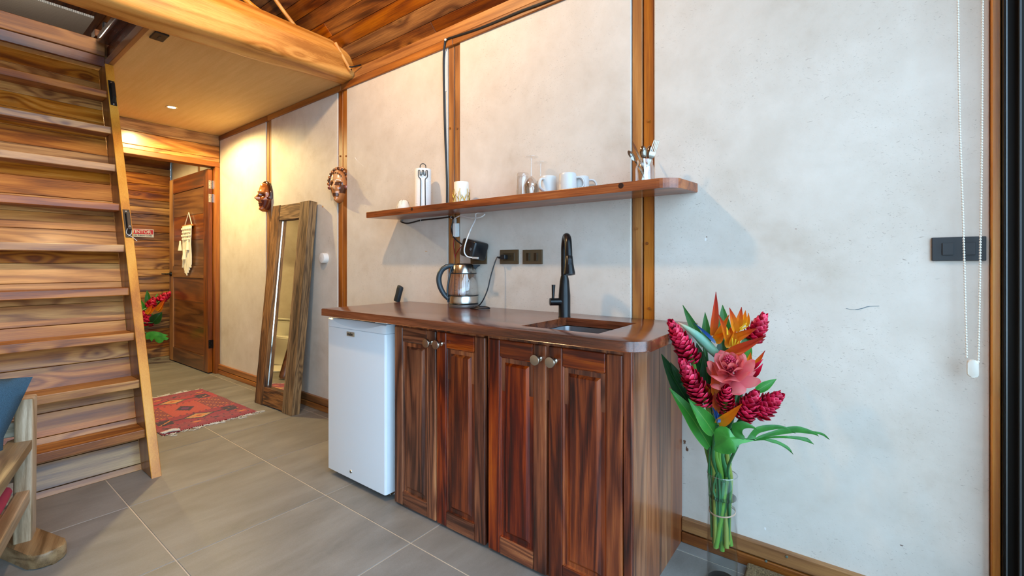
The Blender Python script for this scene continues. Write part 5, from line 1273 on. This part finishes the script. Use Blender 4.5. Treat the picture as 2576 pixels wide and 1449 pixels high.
# ------------------------------------------------------------------ bouquets
def grad(name, stops, rough=0.4, axis=2, lo=0.0, hi=1.0, var=0.08, **kw):
    if name in CACHE: return CACHE[name]
    g = G(name); tc = g.n('ShaderNodeTexCoord').outputs['UV']; s = g.n('ShaderNodeSeparateXYZ', i_0=tc)
    col = g.ramp(s.outputs[1], stops)
    if var:
        r = g.n('ShaderNodeObjectInfo').outputs['Random']; col = g.n('ShaderNodeHueSaturation', i_Color=col, i_Value=g.math('MULTIPLY_ADD', r, 2*var, 1-var)).outputs[0]
    g.set(Base_Color=col, Roughness=rough, **kw); CACHE[name] = g.m
    return g.m
def leafmat(name, base, vein, rough=0.32):
    if name in CACHE: return CACHE[name]
    g = G(name); tc = g.n('ShaderNodeTexCoord').outputs['UV']; s = g.n('ShaderNodeSeparateXYZ', i_0=tc)
    mid = g.math('ABSOLUTE', g.math('SUBTRACT', s.outputs[0], 0.5))
    veins = g.math('PINGPONG', g.math('MULTIPLY', g.math('ADD', s.outputs[1], g.math('MULTIPLY', mid, -0.5)), 26.0), 0.5)
    f = g.math('ADD', g.math('MULTIPLY', g.math('LESS_THAN', mid, 0.022), 0.7), g.math('MULTIPLY', g.math('LESS_THAN', veins, 0.07), 0.22))
    nz = g.noise(g.coords(), 14.0, 3.0)
    f = g.math('ADD', f, g.math('MULTIPLY', g.math('GREATER_THAN', mid, 0.478), 0.9)); f = g.math('MINIMUM', g.math('ADD', f, g.math('MULTIPLY', g.math('SUBTRACT', nz, 0.45), 0.7)), 1.0)
    g.set(Base_Color=g.mix(g.math('MAXIMUM', f, 0.0), lin(base), lin(vein)), Roughness=rough); g.bump(g.math('ADD', veins, g.math('MULTIPLY', mid, 2.0)), 0.12, 0.003)
    CACHE[name] = g.m
    return g.m
def sheet(bm, rows, uvl, th=0.0008):
    """rows of Vectors -> uv mapped grid, thickened"""
    V_ = [[bm.verts.new(c) for c in r] for r in rows]; m, n = len(rows), len(rows[0]); fs = []
    for i in range(m-1):
        for j in range(n-1):
            f = bm.faces.new((V_[i][j], V_[i][j+1], V_[i+1][j+1], V_[i+1][j])); fs.append(f)
            for l, (a, b) in zip(f.loops, ((i, j), (i, j+1), (i+1, j+1), (i+1, j))): l[uvl].uv = (b/(n-1), a/(m-1))
    return fs
def blade(base, tip, width, face, bend=0.0, fold=0.25, cup=0.0, shape=1.0, nseg=9, th=0.0009, wave=0.0, tipr=0.9):
    """leaf / bract blade from base to tip; 'face' is the direction its upper side looks"""
    base, tip, face = Vector(base), Vector(tip), Vector(face); ax = (tip-base); L_ = ax.length; ax.normalize()
    sd = ax.cross(face).normalized(); up = sd.cross(ax).normalized()
    bm = bmesh.new(); uvl = bm.loops.layers.uv.new('UVMap'); rows = []
    for i in range(nseg+1):
        t = i/nseg; w = width/2*(math.sin(PI*min(1, (0.06+0.94*t))**(0.75*shape)))**tipr if t < 1 else 0.0008
        w = max(w, 0.0008); c = base+ax*(L_*t)+up*(bend*L_*math.sin(PI*t)); row = []
        for j in range(5):
            s = -1+j/2
            row.append(c+sd*(w*s)+up*(fold*w*abs(s)-cup*w*(1-s*s)+wave*w*math.sin(t*14+s)*abs(s)))
        rows.append(row)
    sheet(bm, rows, uvl); bmesh.ops.solidify(bm, geom=bm.faces[:], thickness=th)
    return bm
# one ginger bract, shared by all
def bract_mesh(nm, mat):
    bm = bmesh.new(); uvl = bm.loops.layers.uv.new('UVMap'); rows = []
    for t, w, o_ in ((0, 0.20, 0.0), (0.3, 0.40, 0.10), (0.62, 0.40, 0.10), (0.86, 0.22, 0.0), (1.0, 0.01, -0.10)):
        rows.append([Vector((s*w, o_-0.16*abs(s)*1.2*w/0.4, t)) for s in (-1, 0, 1)])
    sheet(bm, rows, uvl); bmesh.ops.solidify(bm, geom=bm.faces[:], thickness=0.03)
    return mesh_of(nm, bm, mat, 70)
REDG = grad('ginger_red', [(0.0, '8a0a1c'), (0.4, 'cc1036'), (0.8, 'e82c58'), (1.0, 'f05a8c')], 0.34, var=0.12)
BR = bract_mesh('bract', REDG)
GRN = [leafmat('leaf_mid', '2f7a2c', '6aa84a'), leafmat('leaf_dark', '1b4a20', '45803a'), leafmat('leaf_bright', '3b9a34', '86bf52')]
STEM = plain('stem_green', '5f8f35', 0.4); STEM2 = plain('stem_dark', '2f6b3c', 0.4); STEM3 = plain('stem_olive', '7e8a3a', 0.45)
def ginger(label, base, tip, R_, stem_pts, grp, n=64, stem=STEM, seed=1):
    base, tip = Vector(base), Vector(tip); ax = (tip-base); L_ = ax.length; ax.normalize(); rr = random.Random(seed); n = int(n*1.3)
    t = thing('red_ginger_flower', label, 'flower', base, group=grp)
    obj('stem', tube(bmesh.new(), smooth([Vector(p)-base for p in stem_pts]+[Vector((0, 0, 0)), ax*(L_*0.8)], 5), 0.0078, 8), stem, t, 60)
    e1 = ax.orthogonal().normalized(); e2 = ax.cross(e1)
    for k in range(n):
        f = k/(n-1); h = L_*(0.02+0.86*f**0.9); an = k*2.39996
        out = e1*math.cos(an)+e2*math.sin(an)
        R_ = R_ if k else R_*1.18; r = R_*(0.55+0.45*math.sin(PI*(0.25+0.62*f)))*(1-0.55*max(0, f-0.6)/0.4)
        el = math.radians(28+48*f)+rr.uniform(-0.1, 0.1)
        d = (out*math.cos(el)+ax*math.sin(el)).normalized()
        up = (ax*math.cos(el)-out*math.sin(el)).normalized()      # inner side of the bract
        sz = R_*(0.74-0.18*f)*rr.uniform(0.9, 1.1)
        sdv = d.cross(up).normalized()
        M = Matrix.Identity(4); o_ = ax*h+out*(r*0.28)
        for i in range(3):
            M[i][0] = sdv[i]*sz*0.95; M[i][1] = -up[i]*sz; M[i][2] = d[i]*sz; M[i][3] = o_[i]
        o = bpy.data.objects.new('bract', BR); COL.objects.link(o); o.parent = t; o.matrix_local = M
    return t
ORA = grad('heliconia_bract', [(0.0, 'e8a21c'), (0.45, 'e98a1c'), (0.75, 'dd5a22'), (1.0, 'b52a2a')], 0.35, var=0.06)
ORR = grad('heliconia_red', [(0.0, 'e08a22'), (0.3, 'd9622a'), (0.7, 'c9432c'), (1.0, 'a82a2c')], 0.35, var=0.06)
ORY = grad('sepal_orange', [(0.0, 'e8b02c'), (0.5, 'ef9414'), (1.0, 'e0701c')], 0.35, var=0.06)
BLU = grad('petal_blue', [(0.0, '8fb0d8'), (0.3, '2f66b4'), (1.0, '16335f')], 0.4)
BEAK = grad('beak_green', [(0.0, '6f9a78'), (0.6, '5f9480'), (0.88, '8b9a78'), (1.0, 'c06a4c')], 0.4)
VX, VY = -0.372, 1.722
def vase(loc, s, label):
    t = thing('glass_vase', label, 'vase', loc)
    obj('cylinder', lathe(bmesh.new(), [(0, 0), (0.047, 0), (0.050, 0.004), (0.050, 0.388), (0.0488, 0.390), (0.0472, 0.388), (0.0472, 0.016), (0, 0.014)], 48), thin_glass('vase_glass', (0.99, 0.995, 0.995, 1), 0.02, 1.15, 3.0), t, 40)
    obj('rim', tube(bmesh.new(), [(0.0487*math.cos(2*PI*k/40), 0.0487*math.sin(2*PI*k/40), 0.3885) for k in range(40)], 0.0017, 8, True), thin_glass('rim_glass', (0.75, 0.83, 0.84, 1), 0.22, 1.0, 1.2), t, 60)
    obj('thick_base', lathe(bmesh.new(), [(0, 0.001), (0.0465, 0.001), (0.048, 0.004), (0.048, 0.012), (0.0465, 0.0138), (0, 0.0138)], 40), thin_glass('base_glass', (0.93, 0.97, 0.98, 1), 0.10, 1.0, 2.0), t, 40)
    obj('water', lathe(bmesh.new(), [(0, 0.0145), (0.0469, 0.0165), (0.0469, 0.308), (0.045, 0.3072), (0, 0.3070)], 40), thin_glass('vase_water', (0.965, 0.985, 0.98, 1), 0.012, 0.9, 3.0), t, 40)
    obj('water_surface', lathe(bmesh.new(), [(0, 0.3076), (0.0462, 0.3076), (0.047, 0.3092), (0.0455, 0.3085), (0, 0.3084)], 40), thin_glass('water_top', (0.80, 0.88, 0.88, 1), 0.16, 1.0, 2.0), t, 40)
    t.scale = (s, s, s)
    return t
vase((VX, VY, 0.001), 1.0, 'tall clear cylinder vase of water on the floor by the cabinet')
OB = (1640, 720, 3.294)
def cpx(a, b, y): return px(OB[0]+a/OB[2], OB[1]+b/OB[2], 'y', y)
def stem_to(dx, dy, zb=0.15, mx=None, my=None, mz=0.43):
    """points from the vase bottom up through its mouth"""
    mx = -dx*0.6 if mx is None else mx; my = -dy*0.6 if my is None else my
    mx, my = mx*1.15, my*1.15; dx, dy = mx*0.85+dx*0.2, my*0.85+dy*0.6
    return [Vector((VX+dx, VY+dy, zb)), Vector((VX+(dx+mx)/2, VY+(dy+my)/2, 0.29)), Vector((VX+mx, VY+my, mz-0.05))]
GP = 'bouquet in the tall glass vase'
ginger('long red ginger leaning highest over the worktop corner', cpx(345, 650, 1.60), cpx(150, 285, 1.53), 0.041, stem_to(0.02, 0.0, 0.14, -0.03, 0.0)+[Vector((VX-0.05, 1.66, 0.55))], GP, 80, STEM, 1)
ginger('long red ginger just below the one leaning over the worktop', cpx(465, 1010, 1.59), cpx(240, 610, 1.51), 0.044, stem_to(0.01, -0.02, 0.13, -0.02, -0.01)+[Vector((VX-0.02, 1.64, 0.5))], GP, 84, STEM3, 2)
ginger('red ginger beside orange bracts at the top near the wall', cpx(815, 470, 1.72), cpx(930, 240, 1.73), 0.038, stem_to(-0.02, 0.02, 0.15, 0.012, 0.02)+[Vector((VX+0.03, 1.735, 0.6))], GP, 54, STEM2, 3)
ginger('small dark red ginger below the pink torch flower', cpx(590, 1050, 1.60), cpx(625, 835, 1.53), 0.036, stem_to(0.0, 0.02, 0.13, 0.0, -0.005)+[Vector((VX-0.005, 1.64, 0.5))], GP, 56, STEM, 4)
ginger('red ginger above the monstera leaf, inner of the pair', cpx(730, 1120, 1.63), cpx(860, 885, 1.62), 0.040, stem_to(-0.025, 0.01, 0.14, 0.015, 0.0)+[Vector((VX+0.01, 1.67, 0.5))], GP, 60, STEM2, 5)
ginger('red ginger above the monstera leaf, outer of the pair', cpx(840, 1070, 1.66), cpx(1060, 900, 1.66), 0.040, stem_to(-0.012, -0.02, 0.15, 0.022, 0.01)+[Vector((VX+0.025, 1.69, 0.5))], GP, 60, STEM3, 6)
# torch ginger
ct_ = cpx(655, 690, 1.58); tg = thing('torch_ginger_flower', 'big pink torch ginger bloom in the middle of the bouquet', 'flower', ct_, group=GP)
PINK = grad('torch_pink', [(0.0, 'e04a5c'), (0.4, 'f77a80'), (0.8, 'fda49e'), (1.0, 'f76a7c')], 0.4, var=0.06)
axd = Vector((-0.02, -0.55, 0.83)).normalized(); e1 = axd.orthogonal().normalized(); e2 = axd.cross(e1); rr = random.Random(4)
for ring_, (nb, ln, wd_, el, h) in enumerate(((6, 0.074, 0.058, 6, -0.03), (7, 0.072, 0.056, 34, -0.018), (7, 0.060, 0.046, 56, -0.004), (8, 0.046, 0.032, 74, 0.010))):
    for k in range(nb):
        a = 2*PI*(k+0.5*(ring_ % 2))/nb+rr.uniform(-0.1, 0.1); o_ = e1*math.cos(a)+e2*math.sin(a); ee = math.radians(el+rr.uniform(-6, 6))
        d = o_*math.cos(ee)+axd*math.sin(ee); up = axd*math.cos(ee)-o_*math.sin(ee)
        b0 = axd*h+o_*0.012
        obj('petal', blade(b0, b0+d*ln, wd_, up, -0.14, 0.0, -0.30, 0.95, 9, 0.0014, 0.0, 0.45), PINK, tg, 70)
bm = bmesh.new()
for k in range(90):
    f = k/89; a = k*2.39996; z = 0.005+0.050*f; r = 0.021*math.sqrt(max(0.03, 1-f**2.2)); o_ = e1*math.cos(a)+e2*math.sin(a); c = axd*z+o_*r
    lathe(bm, [(0, 0.006), (0.0035, 0.002), (0.0030, -0.004)], 5, (0, 0, 0), Matrix.Translation(c) @ (o_*0.8+axd*(0.3+f)).to_track_quat('Z', 'Y').to_matrix().to_4x4())
o = obj('cone', bm, plain('torch_core', 'b52a48', 0.5), tg, 60); o['kind'] = 'stuff'
obj('stem', tube(bmesh.new(), smooth([p_-ct_ for p_ in stem_to(0.004, -0.01, 0.12, 0.0, 0.0)]+[Vector((VX+0.002, 1.66, 0.5))-ct_, axd*-0.03], 5), 0.0085, 8), STEM, tg, 60)
# bird of paradise / heliconia
def spikes(name, label, base, lst, stem):
    t = thing(name, label, 'flower', base, group=GP)
    for a, b, ya, yb, w, m, nm in lst:
        A_, B_ = cpx(*a, ya)-base, cpx(*b, yb)-base
        obj(nm, blade(A_, B_, w, Vector((0.5, -0.8, 0.35)), 0.05, 0.55, 0.2, 0.8, 9, 0.0016), m, t, 60)
    if stem: obj('stem', tube(bmesh.new(), smooth([p_-base for p_ in stem]+[Vector((0, 0, 0))], 5), 0.006, 8), STEM2, t, 60)
    return t
bb0 = cpx(560, 600, 1.63)
t = spikes('bird_of_paradise_flower', 'bird of paradise with a long grey-green beak', bb0, [((500, 410), (530, 45), 1.64, 1.64, 0.026, ORR, 'sepal'), ((515, 450), (640, 235), 1.63, 1.65, 0.022, ORY, 'sepal'), ((520, 455), (610, 380), 1.62, 1.61, 0.032, ORY, 'sepal'), ((525, 470), (345, 305), 1.61, 1.60, 0.012, BLU, 'petal')], stem_to(0.015, 0.01, 0.14, -0.01, 0.005)+[Vector((VX-0.01, 1.68, 0.55))])
A_, B_ = cpx(575, 610, 1.63), cpx(215, 300, 1.56)
bk = [A_.lerp(B_, q)-bb0+Vector((0, 0, 0.012*math.sin(PI*q))) for q in [k/10 for k in range(11)]]
bm = tube(bmesh.new(), bk, [0.009, 0.013, 0.0155, 0.016, 0.0155, 0.0145, 0.0125, 0.010, 0.0075, 0.0045, 0.0012], 10, flat=0.7)
uvl = bm.loops.layers.uv.new('UVMap')
for f in bm.faces:
    for l in f.loops: l[uvl].uv = (0, max(0.0, min(1.0, (l.vert.co-bk[0]).length/(bk[-1]-bk[0]).length)))
obj('beak', bm, BEAK, t, 60)
hb0 = cpx(650, 560, 1.62)
t = spikes('heliconia_flower', 'fan of orange and red heliconia bracts at the bouquet top', hb0, [((640, 500), (548, 228), 1.61, 1.58, 0.024, ORA, 'bract'), ((690, 380), (642, 178), 1.63, 1.63, 0.026, ORA, 'bract'), ((695, 375), (742, 172), 1.64, 1.65, 0.026, ORA, 'bract'), ((640, 455), (875, 345), 1.61, 1.60, 0.030, ORA, 'bract'), ((615, 575), (948, 412), 1.60, 1.57, 0.034, ORR, 'bract'), ((748, 320), (775, 200), 1.68, 1.69, 0.018, ORY, 'bract'), ((660, 500), (690, 360), 1.60, 1.60, 0.026, ORY, 'bract'), ((785, 330), (800, 220), 1.70, 1.70, 0.014, ORY, 'bract'), ((650, 510), (650, 340), 1.63, 1.63, 0.05, ORY, 'bract')], stem_to(-0.01, 0.0, 0.13, 0.006, 0.006)+[Vector((VX+0.006, 1.68, 0.55))])
YEL = plain('stamen_yellow', 'e6c02a', 0.5)
for k, (a, b) in enumerate((((670, 500), (665, 430)), ((680, 505), (695, 440)), ((690, 510), (720, 455)), ((625, 400), (620, 345)), ((730, 350), (780, 310)), ((735, 360), (790, 335)), ((700, 505), (712, 470)))):
    obj('stamen', tube(bmesh.new(), [cpx(*a, 1.595)-hb0, cpx(*b, 1.585)-hb0], [0.003, 0.0014], 6), YEL, t)
b2 = cpx(540, 1150, 1.58)
spikes('bird_of_paradise_flower', 'orange and blue bird of paradise low beside the dark ginger', b2, [((520, 900), (502, 640), 1.56, 1.55, 0.030, ORR, 'sepal'), ((545, 1140), (745, 975), 1.57, 1.53, 0.034, ORY, 'sepal'), ((550, 1130), (498, 990), 1.56, 1.55, 0.012, BLU, 'petal'), ((560, 1130), (530, 1020), 1.555, 1.55, 0.010, BLU, 'petal'), ((530, 1050), (510, 860), 1.565, 1.56, 0.026, ORR, 'sepal'), ((470, 900), (440, 810), 1.57, 1.56, 0.016, ORY, 'sepal'), ((575, 1150), (495, 1040), 1.58, 1.56, 0.022, BEAK, 'beak')], stem_to(0.02, -0.015, 0.15, -0.012, -0.008)+[Vector((VX-0.012, 1.64, 0.48))])
b3 = cpx(800, 720, 1.66)
spikes('bird_of_paradise_flower', 'small orange and crimson bird of paradise right of the pink bloom', b3, [((780, 680), (818, 548), 1.65, 1.65, 0.024, ORY, 'sepal'), ((815, 690), (938, 532), 1.64, 1.63, 0.018, ORA, 'sepal'), ((830, 680), (920, 605), 1.63, 1.62, 0.013, REDG, 'petal'), ((835, 745), (920, 640), 1.64, 1.63, 0.018, REDG, 'petal'), ((815, 690), (830, 640), 1.635, 1.63, 0.010, BLU, 'petal')], stem_to(-0.018, -0.012, 0.15, 0.012, 0.0)+[Vector((VX+0.014, 1.68, 0.5))])
# leaves
def leaf(label, a, b, ya, yb, w, m, face=(0.35, -0.9, 0.25), bend=0.05, stem=None, fold=0.3, wave=0.06):
    base = cpx(*a, ya); t = thing('tropical_leaf', label, 'leaf', base, group=GP)
    obj('blade', blade(Vector((0, 0, 0)), cpx(*b, yb)-base, w, face, bend, fold, 0.0, 0.9, 12, 0.0008, wave), GRN[m], t, 70)
    st = stem if stem else stem_to(0.0, 0.0, 0.16, random.uniform(-0.02, 0.02), random.uniform(-0.02, 0.02))
    obj('stalk', tube(bmesh.new(), smooth([p_-base for p_ in st]+[Vector((0, 0, 0))], 5), 0.0042, 8), STEM2, t, 60)
leaf('slender curling leaf standing up behind the bird of paradise', (430, 500), (255, 155), 1.70, 1.69, 0.032, 0, bend=-0.08)
leaf('broad upright leaf behind the beak at the back of the bouquet', (450, 520), (440, 215), 1.72, 1.73, 0.034, 0)
leaf('upright leaf between the red sepal and heliconia fan', (600, 480), (585, 155), 1.73, 1.75, 0.046, 0)
leaf('wide dark leaf behind the heliconia fan', (590, 700), (575, 420), 1.70, 1.72, 0.060, 1)
leaf('broad leaf behind the upper red ginger', (740, 640), (790, 390), 1.71, 1.72, 0.050, 0)
leaf('pointed leaf above the pink bloom', (750, 660), (825, 500), 1.69, 1.69, 0.030, 2)
leaf('dark upright leaf behind the upper long ginger', (430, 760), (370, 470), 1.68, 1.67, 0.050, 1)
leaf('dark leaf between the gingers and pink bloom', (470, 860), (430, 560), 1.67, 1.66, 0.050, 1)
leaf('long dark leaf hanging against the cabinet side', (330, 1010), (78, 560), 1.62, 1.585, 0.058, 1, (0.6, -0.7, 0.2), -0.06)
leaf('short dark leaf beside the cabinet side', (245, 800), (152, 628), 1.62, 1.60, 0.026, 1)
leaf('largest green leaf arching down left of the stems', (480, 1330), (142, 842), 1.62, 1.545, 0.062, 2, (0.6, -0.75, 0.3), 0.07, stem_to(0.02, 0.0, 0.16, -0.036, -0.012, 0.42), 0.35)
leaf('green leaf with yellow edge left of the stems', (515, 1220), (300, 932), 1.585, 1.53, 0.055, 2, (0.55, -0.8, 0.2), 0.08, stem_to(0.015, 0.01, 0.16, -0.028, -0.012, 0.43), 0.35)
leaf('small pale green leaf pointing to the wall at the right', (860, 870), (1032, 768), 1.72, 1.76, 0.030, 2)
# monstera leaf
def monst(label, J, body, fingers, P, grp, mat, stemp, sr=0.0045):
    base = P(*J); t = thing('monstera_leaf', label, 'leaf', base, group=grp)
    bm = bmesh.new(); uvl = bm.loops.layers.uv.new('UVMap')
    vs_ = [bm.verts.new(P(a, b)-base) for a, b in body]; c = bm.verts.new(P(*J)-base)
    cen = bm.verts.new(sum((v_.co for v_ in vs_), Vector())/len(vs_)+Vector((0, -0.012, 0.012)))
    n = len(vs_)
    for k in range(n): bm.faces.new((vs_[k], vs_[(k+1) % n], cen))
    bm.verts.remove(c)
    bmesh.ops.subdivide_edges(bm, edges=bm.edges[:], cuts=2, smooth=0.35)
    for fs in fingers:
        up_, lo_ = fs; m_ = len(up_); rows = []
        A_ = [P(a, b)-base for a, b in up_]; B_ = [P(a, b)-base for a, b in lo_]
        A_, B_ = smooth(A_, 3), smooth(B_, 3)
        rows = [[a, a.lerp(b, 0.5)+Vector((0, -0.002, 0.002)), b] for a, b in zip(A_, B_)]
        sheet(bm, rows, uvl)
    for f in bm.faces:
        for l in f.loops:
            if l[uvl].uv.length < 1e-9: l[uvl].uv = (0.5+0.4*math.sin(40*l.vert.co.x), 0.5)
    bmesh.ops.solidify(bm, geom=bm.faces[:], thickness=0.0009)
    obj('blade', bm, mat, t, 60)
    obj('stalk', tube(bmesh.new(), smooth([p_-base for p_ in stemp]+[Vector((0, 0, 0))], 5), sr, 8), STEM2, t, 60)
def PM(a, b):
    d = (a-710)/760.0
    return cpx(a, b, 1.555+(0.16*max(0, d)**1.3 if d > 0 else 0.05*(-d)*3*0.3)-0.10*max(0, (b-1250)/150)*0.2)
g = G('monstera_green'); nz = g.noise(g.coords(), 22.0, 3.0); g.set(Base_Color=g.ramp(nz, [(0.3, '2a7426'), (0.7, '459a38')]), Roughness=0.3); MG = g.m
monst('monstera leaf spreading deep-cut fingers over the vase', (710, 1320),
      [(710, 1322), (690, 1378), (640, 1392), (580, 1387), (530, 1370), (511, 1350), (528, 1310), (520, 1270), (514, 1220), (530, 1182), (570, 1160), (610, 1161), (645, 1186), (665, 1222), (692, 1252), (735, 1270), (780, 1272), (840, 1262), (860, 1275), (800, 1293), (750, 1302)],
      [([(692, 1254), (662, 1190), (668, 1140), (700, 1126), (750, 1119), (800, 1134), (850, 1165), (888, 1204)], [(760, 1275), (770, 1250), (750, 1220), (755, 1190), (782, 1178), (815, 1176), (855, 1185), (889, 1205)]),
       ([(780, 1272), (800, 1240), (830, 1200), (870, 1165), (950, 1149), (1050, 1150), (1125, 1172), (1190, 1222)], [(860, 1268), (862, 1245), (880, 1225), (905, 1212), (960, 1198), (1040, 1184), (1110, 1187), (1191, 1223)]),
       ([(850, 1262), (900, 1235), (1000, 1200), (1100, 1170), (1200, 1159), (1290, 1182), (1360, 1215), (1382, 1245)], [(880, 1272), (930, 1255), (1020, 1238), (1100, 1226), (1200, 1214), (1290, 1222), (1350, 1232), (1383, 1246)]),
       ([(1330, 1200), (1380, 1206), (1425, 1222), (1455, 1248), (1473, 1272)], [(1335, 1215), (1380, 1226), (1420, 1240), (1450, 1260), (1474, 1273)]),
       ([(860, 1265), (950, 1250), (1050, 1240), (1200, 1244), (1290, 1258), (1342, 1311)], [(870, 1274), (950, 1264), (1060, 1259), (1180, 1266), (1270, 1286), (1343, 1312)]),
       ([(850, 1272), (940, 1262), (1010, 1270), (1080, 1298), (1140, 1338), (1172, 1397)], [(840, 1282), (930, 1277), (985, 1294), (1050, 1312), (1120, 1352), (1173, 1398)])],
      PM, GP, MG, stem_to(-0.02, 0.012, 0.16, 0.026, -0.012, 0.41)+[Vector((VX+0.032, 1.66, 0.44))])
# extra cut stems and rubber band in the water
rr = random.Random(12)
for k in range(5):
    a = 2*PI*k/5+0.4; b0 = Vector((VX+0.028*math.cos(a), VY+0.028*math.sin(a), 0.13+0.02*rr.random())); t0 = Vector((VX+0.024*math.cos(a+2.2), VY+0.024*math.sin(a+2.2), rr.uniform(0.32, 0.46)))
    tag(obj('cut_stem', tube(bmesh.new(), [b0, b0.lerp(t0, 0.5), t0], [0.0085, 0.0078, 0.007], 8), (STEM, STEM3, STEM2)[k % 3], None, 60), ('thick pale green cut stem in the vase, nearest the cabinet', 'thick olive cut stem in the vase water', 'thick dark green cut stem in the vase water', 'pale green cut stem in the vase on the side of the glass door', 'olive cut stem in the vase facing the glass door')[k], 'stem', 'bare stems in the vase')
bm = tube(bmesh.new(), [(VX+0.043*math.cos(a), VY+0.043*math.sin(a), 0.262+0.006*math.cos(a-1.0)) for a in [2*PI*k/36 for k in range(36)]], 0.0012, 5, True)
tube(bm, [(VX+0.043*math.cos(a), VY+0.043*math.sin(a), 0.257+0.005*math.sin(a*1.0+1.0)) for a in [2*PI*k/36 for k in range(36)]], 0.0012, 5, True)
tag(obj('rubber_band', bm, plain('band_tan', 'c9a48e', 0.5), None), 'tan rubber band around the stems in the vase', 'band')

# second bouquet behind the doorway
VX, VY = -6.36, 1.33
GP = 'bouquet in the room behind the doorway'
vase((VX, VY, 0.001), 1.15, 'clear cylinder vase standing behind the doorway')
def c2(u, v, x=-6.36): return px(u, v, 'x', x)
def st2(k): return [Vector((VX+0.02*math.cos(k), VY+0.02*math.sin(k), 0.15)), Vector((VX-0.02*math.cos(k), VY-0.02*math.sin(k), 0.46))]
ginger('red ginger pointing to the open door in the far bouquet', c2(398, 760), c2(425, 738), 0.062, st2(0), GP, 44, STEM, 21)
ginger('red ginger in the middle of the far bouquet', c2(374, 778), c2(387, 752), 0.062, st2(1), GP, 44, STEM, 22)
ginger('lower red ginger of the far bouquet', c2(370, 822, -6.30), c2(376, 790, -6.27), 0.068, st2(2), GP, 44, STEM, 23)
ginger('lowest red ginger beside the stair in the far bouquet', c2(360, 815, -6.32), c2(362, 785, -6.28), 0.060, st2(3), GP, 40, STEM, 24)
t = thing('heliconia_flower', 'orange heliconia bracts in the far bouquet', 'flower', c2(385, 790, -6.25), group=GP); b0 = t.location.copy()
for a, b in (((368, 790), (385, 764)), ((372, 790), (394, 770)), ((394, 782), (417, 750)), ((398, 784), (413, 762))):
    obj('bract', blade(c2(*a, -6.25)-b0, c2(*b, -6.22)-b0, 0.045, (0.9, -0.3, 0.2), 0.05, 0.5, 0.2, 0.8, 8, 0.0016), ORA, t, 60)
obj('stem', tube(bmesh.new(), smooth([p_-b0 for p_ in st2(4)]+[Vector((0, 0, 0))], 4), 0.007, 8), STEM, t)
for k, (lb_, a, b, w_, m) in enumerate((('upright pointed leaf at the top of the far bouquet', (374, 770), (370, 729), 0.06, 0), ('pale leaf behind the middle ginger of the far bouquet', (388, 770), (396, 738), 0.05, 2), ('leaf beside the stair in the far bouquet', (364, 790), (352, 752), 0.07, 2), ('narrow leaf behind the far ginger', (394, 768), (404, 742), 0.04, 0), ('broad dark leaf below the far heliconia', (384, 812), (408, 785), 0.11, 1))):
    bs = c2(*a, -6.42 if k < 4 else -6.22); t = thing('tropical_leaf', lb_, 'leaf', bs, group=GP)
    obj('blade', blade(Vector((0, 0, 0)), c2(*b, -6.44 if k < 4 else -6.18)-bs, w_, (0.9, -0.3, 0.2), 0.06, 0.3, 0, 0.9, 10, 0.001, 0.05), GRN[m], t, 70)
    obj('stalk', tube(bmesh.new(), smooth([p_-bs for p_ in st2(5+k)]+[Vector((0, 0, 0))], 4), 0.006, 6), STEM2, t)
def P2(a, b): return px(340+a/3.15, 660+b/3.15, 'x', -6.20+0.0005*(a-80))
monst('drooping monstera leaf of the far bouquet', (90, 560), [(90, 560), (80, 590), (92, 612), (112, 602), (130, 628), (150, 606), (168, 632), (190, 640), (215, 634), (228, 615), (250, 618), (268, 600), (240, 588), (262, 576), (225, 566), (190, 552), (150, 546), (115, 548)], [], P2, GP, MG, st2(9), 0.007)
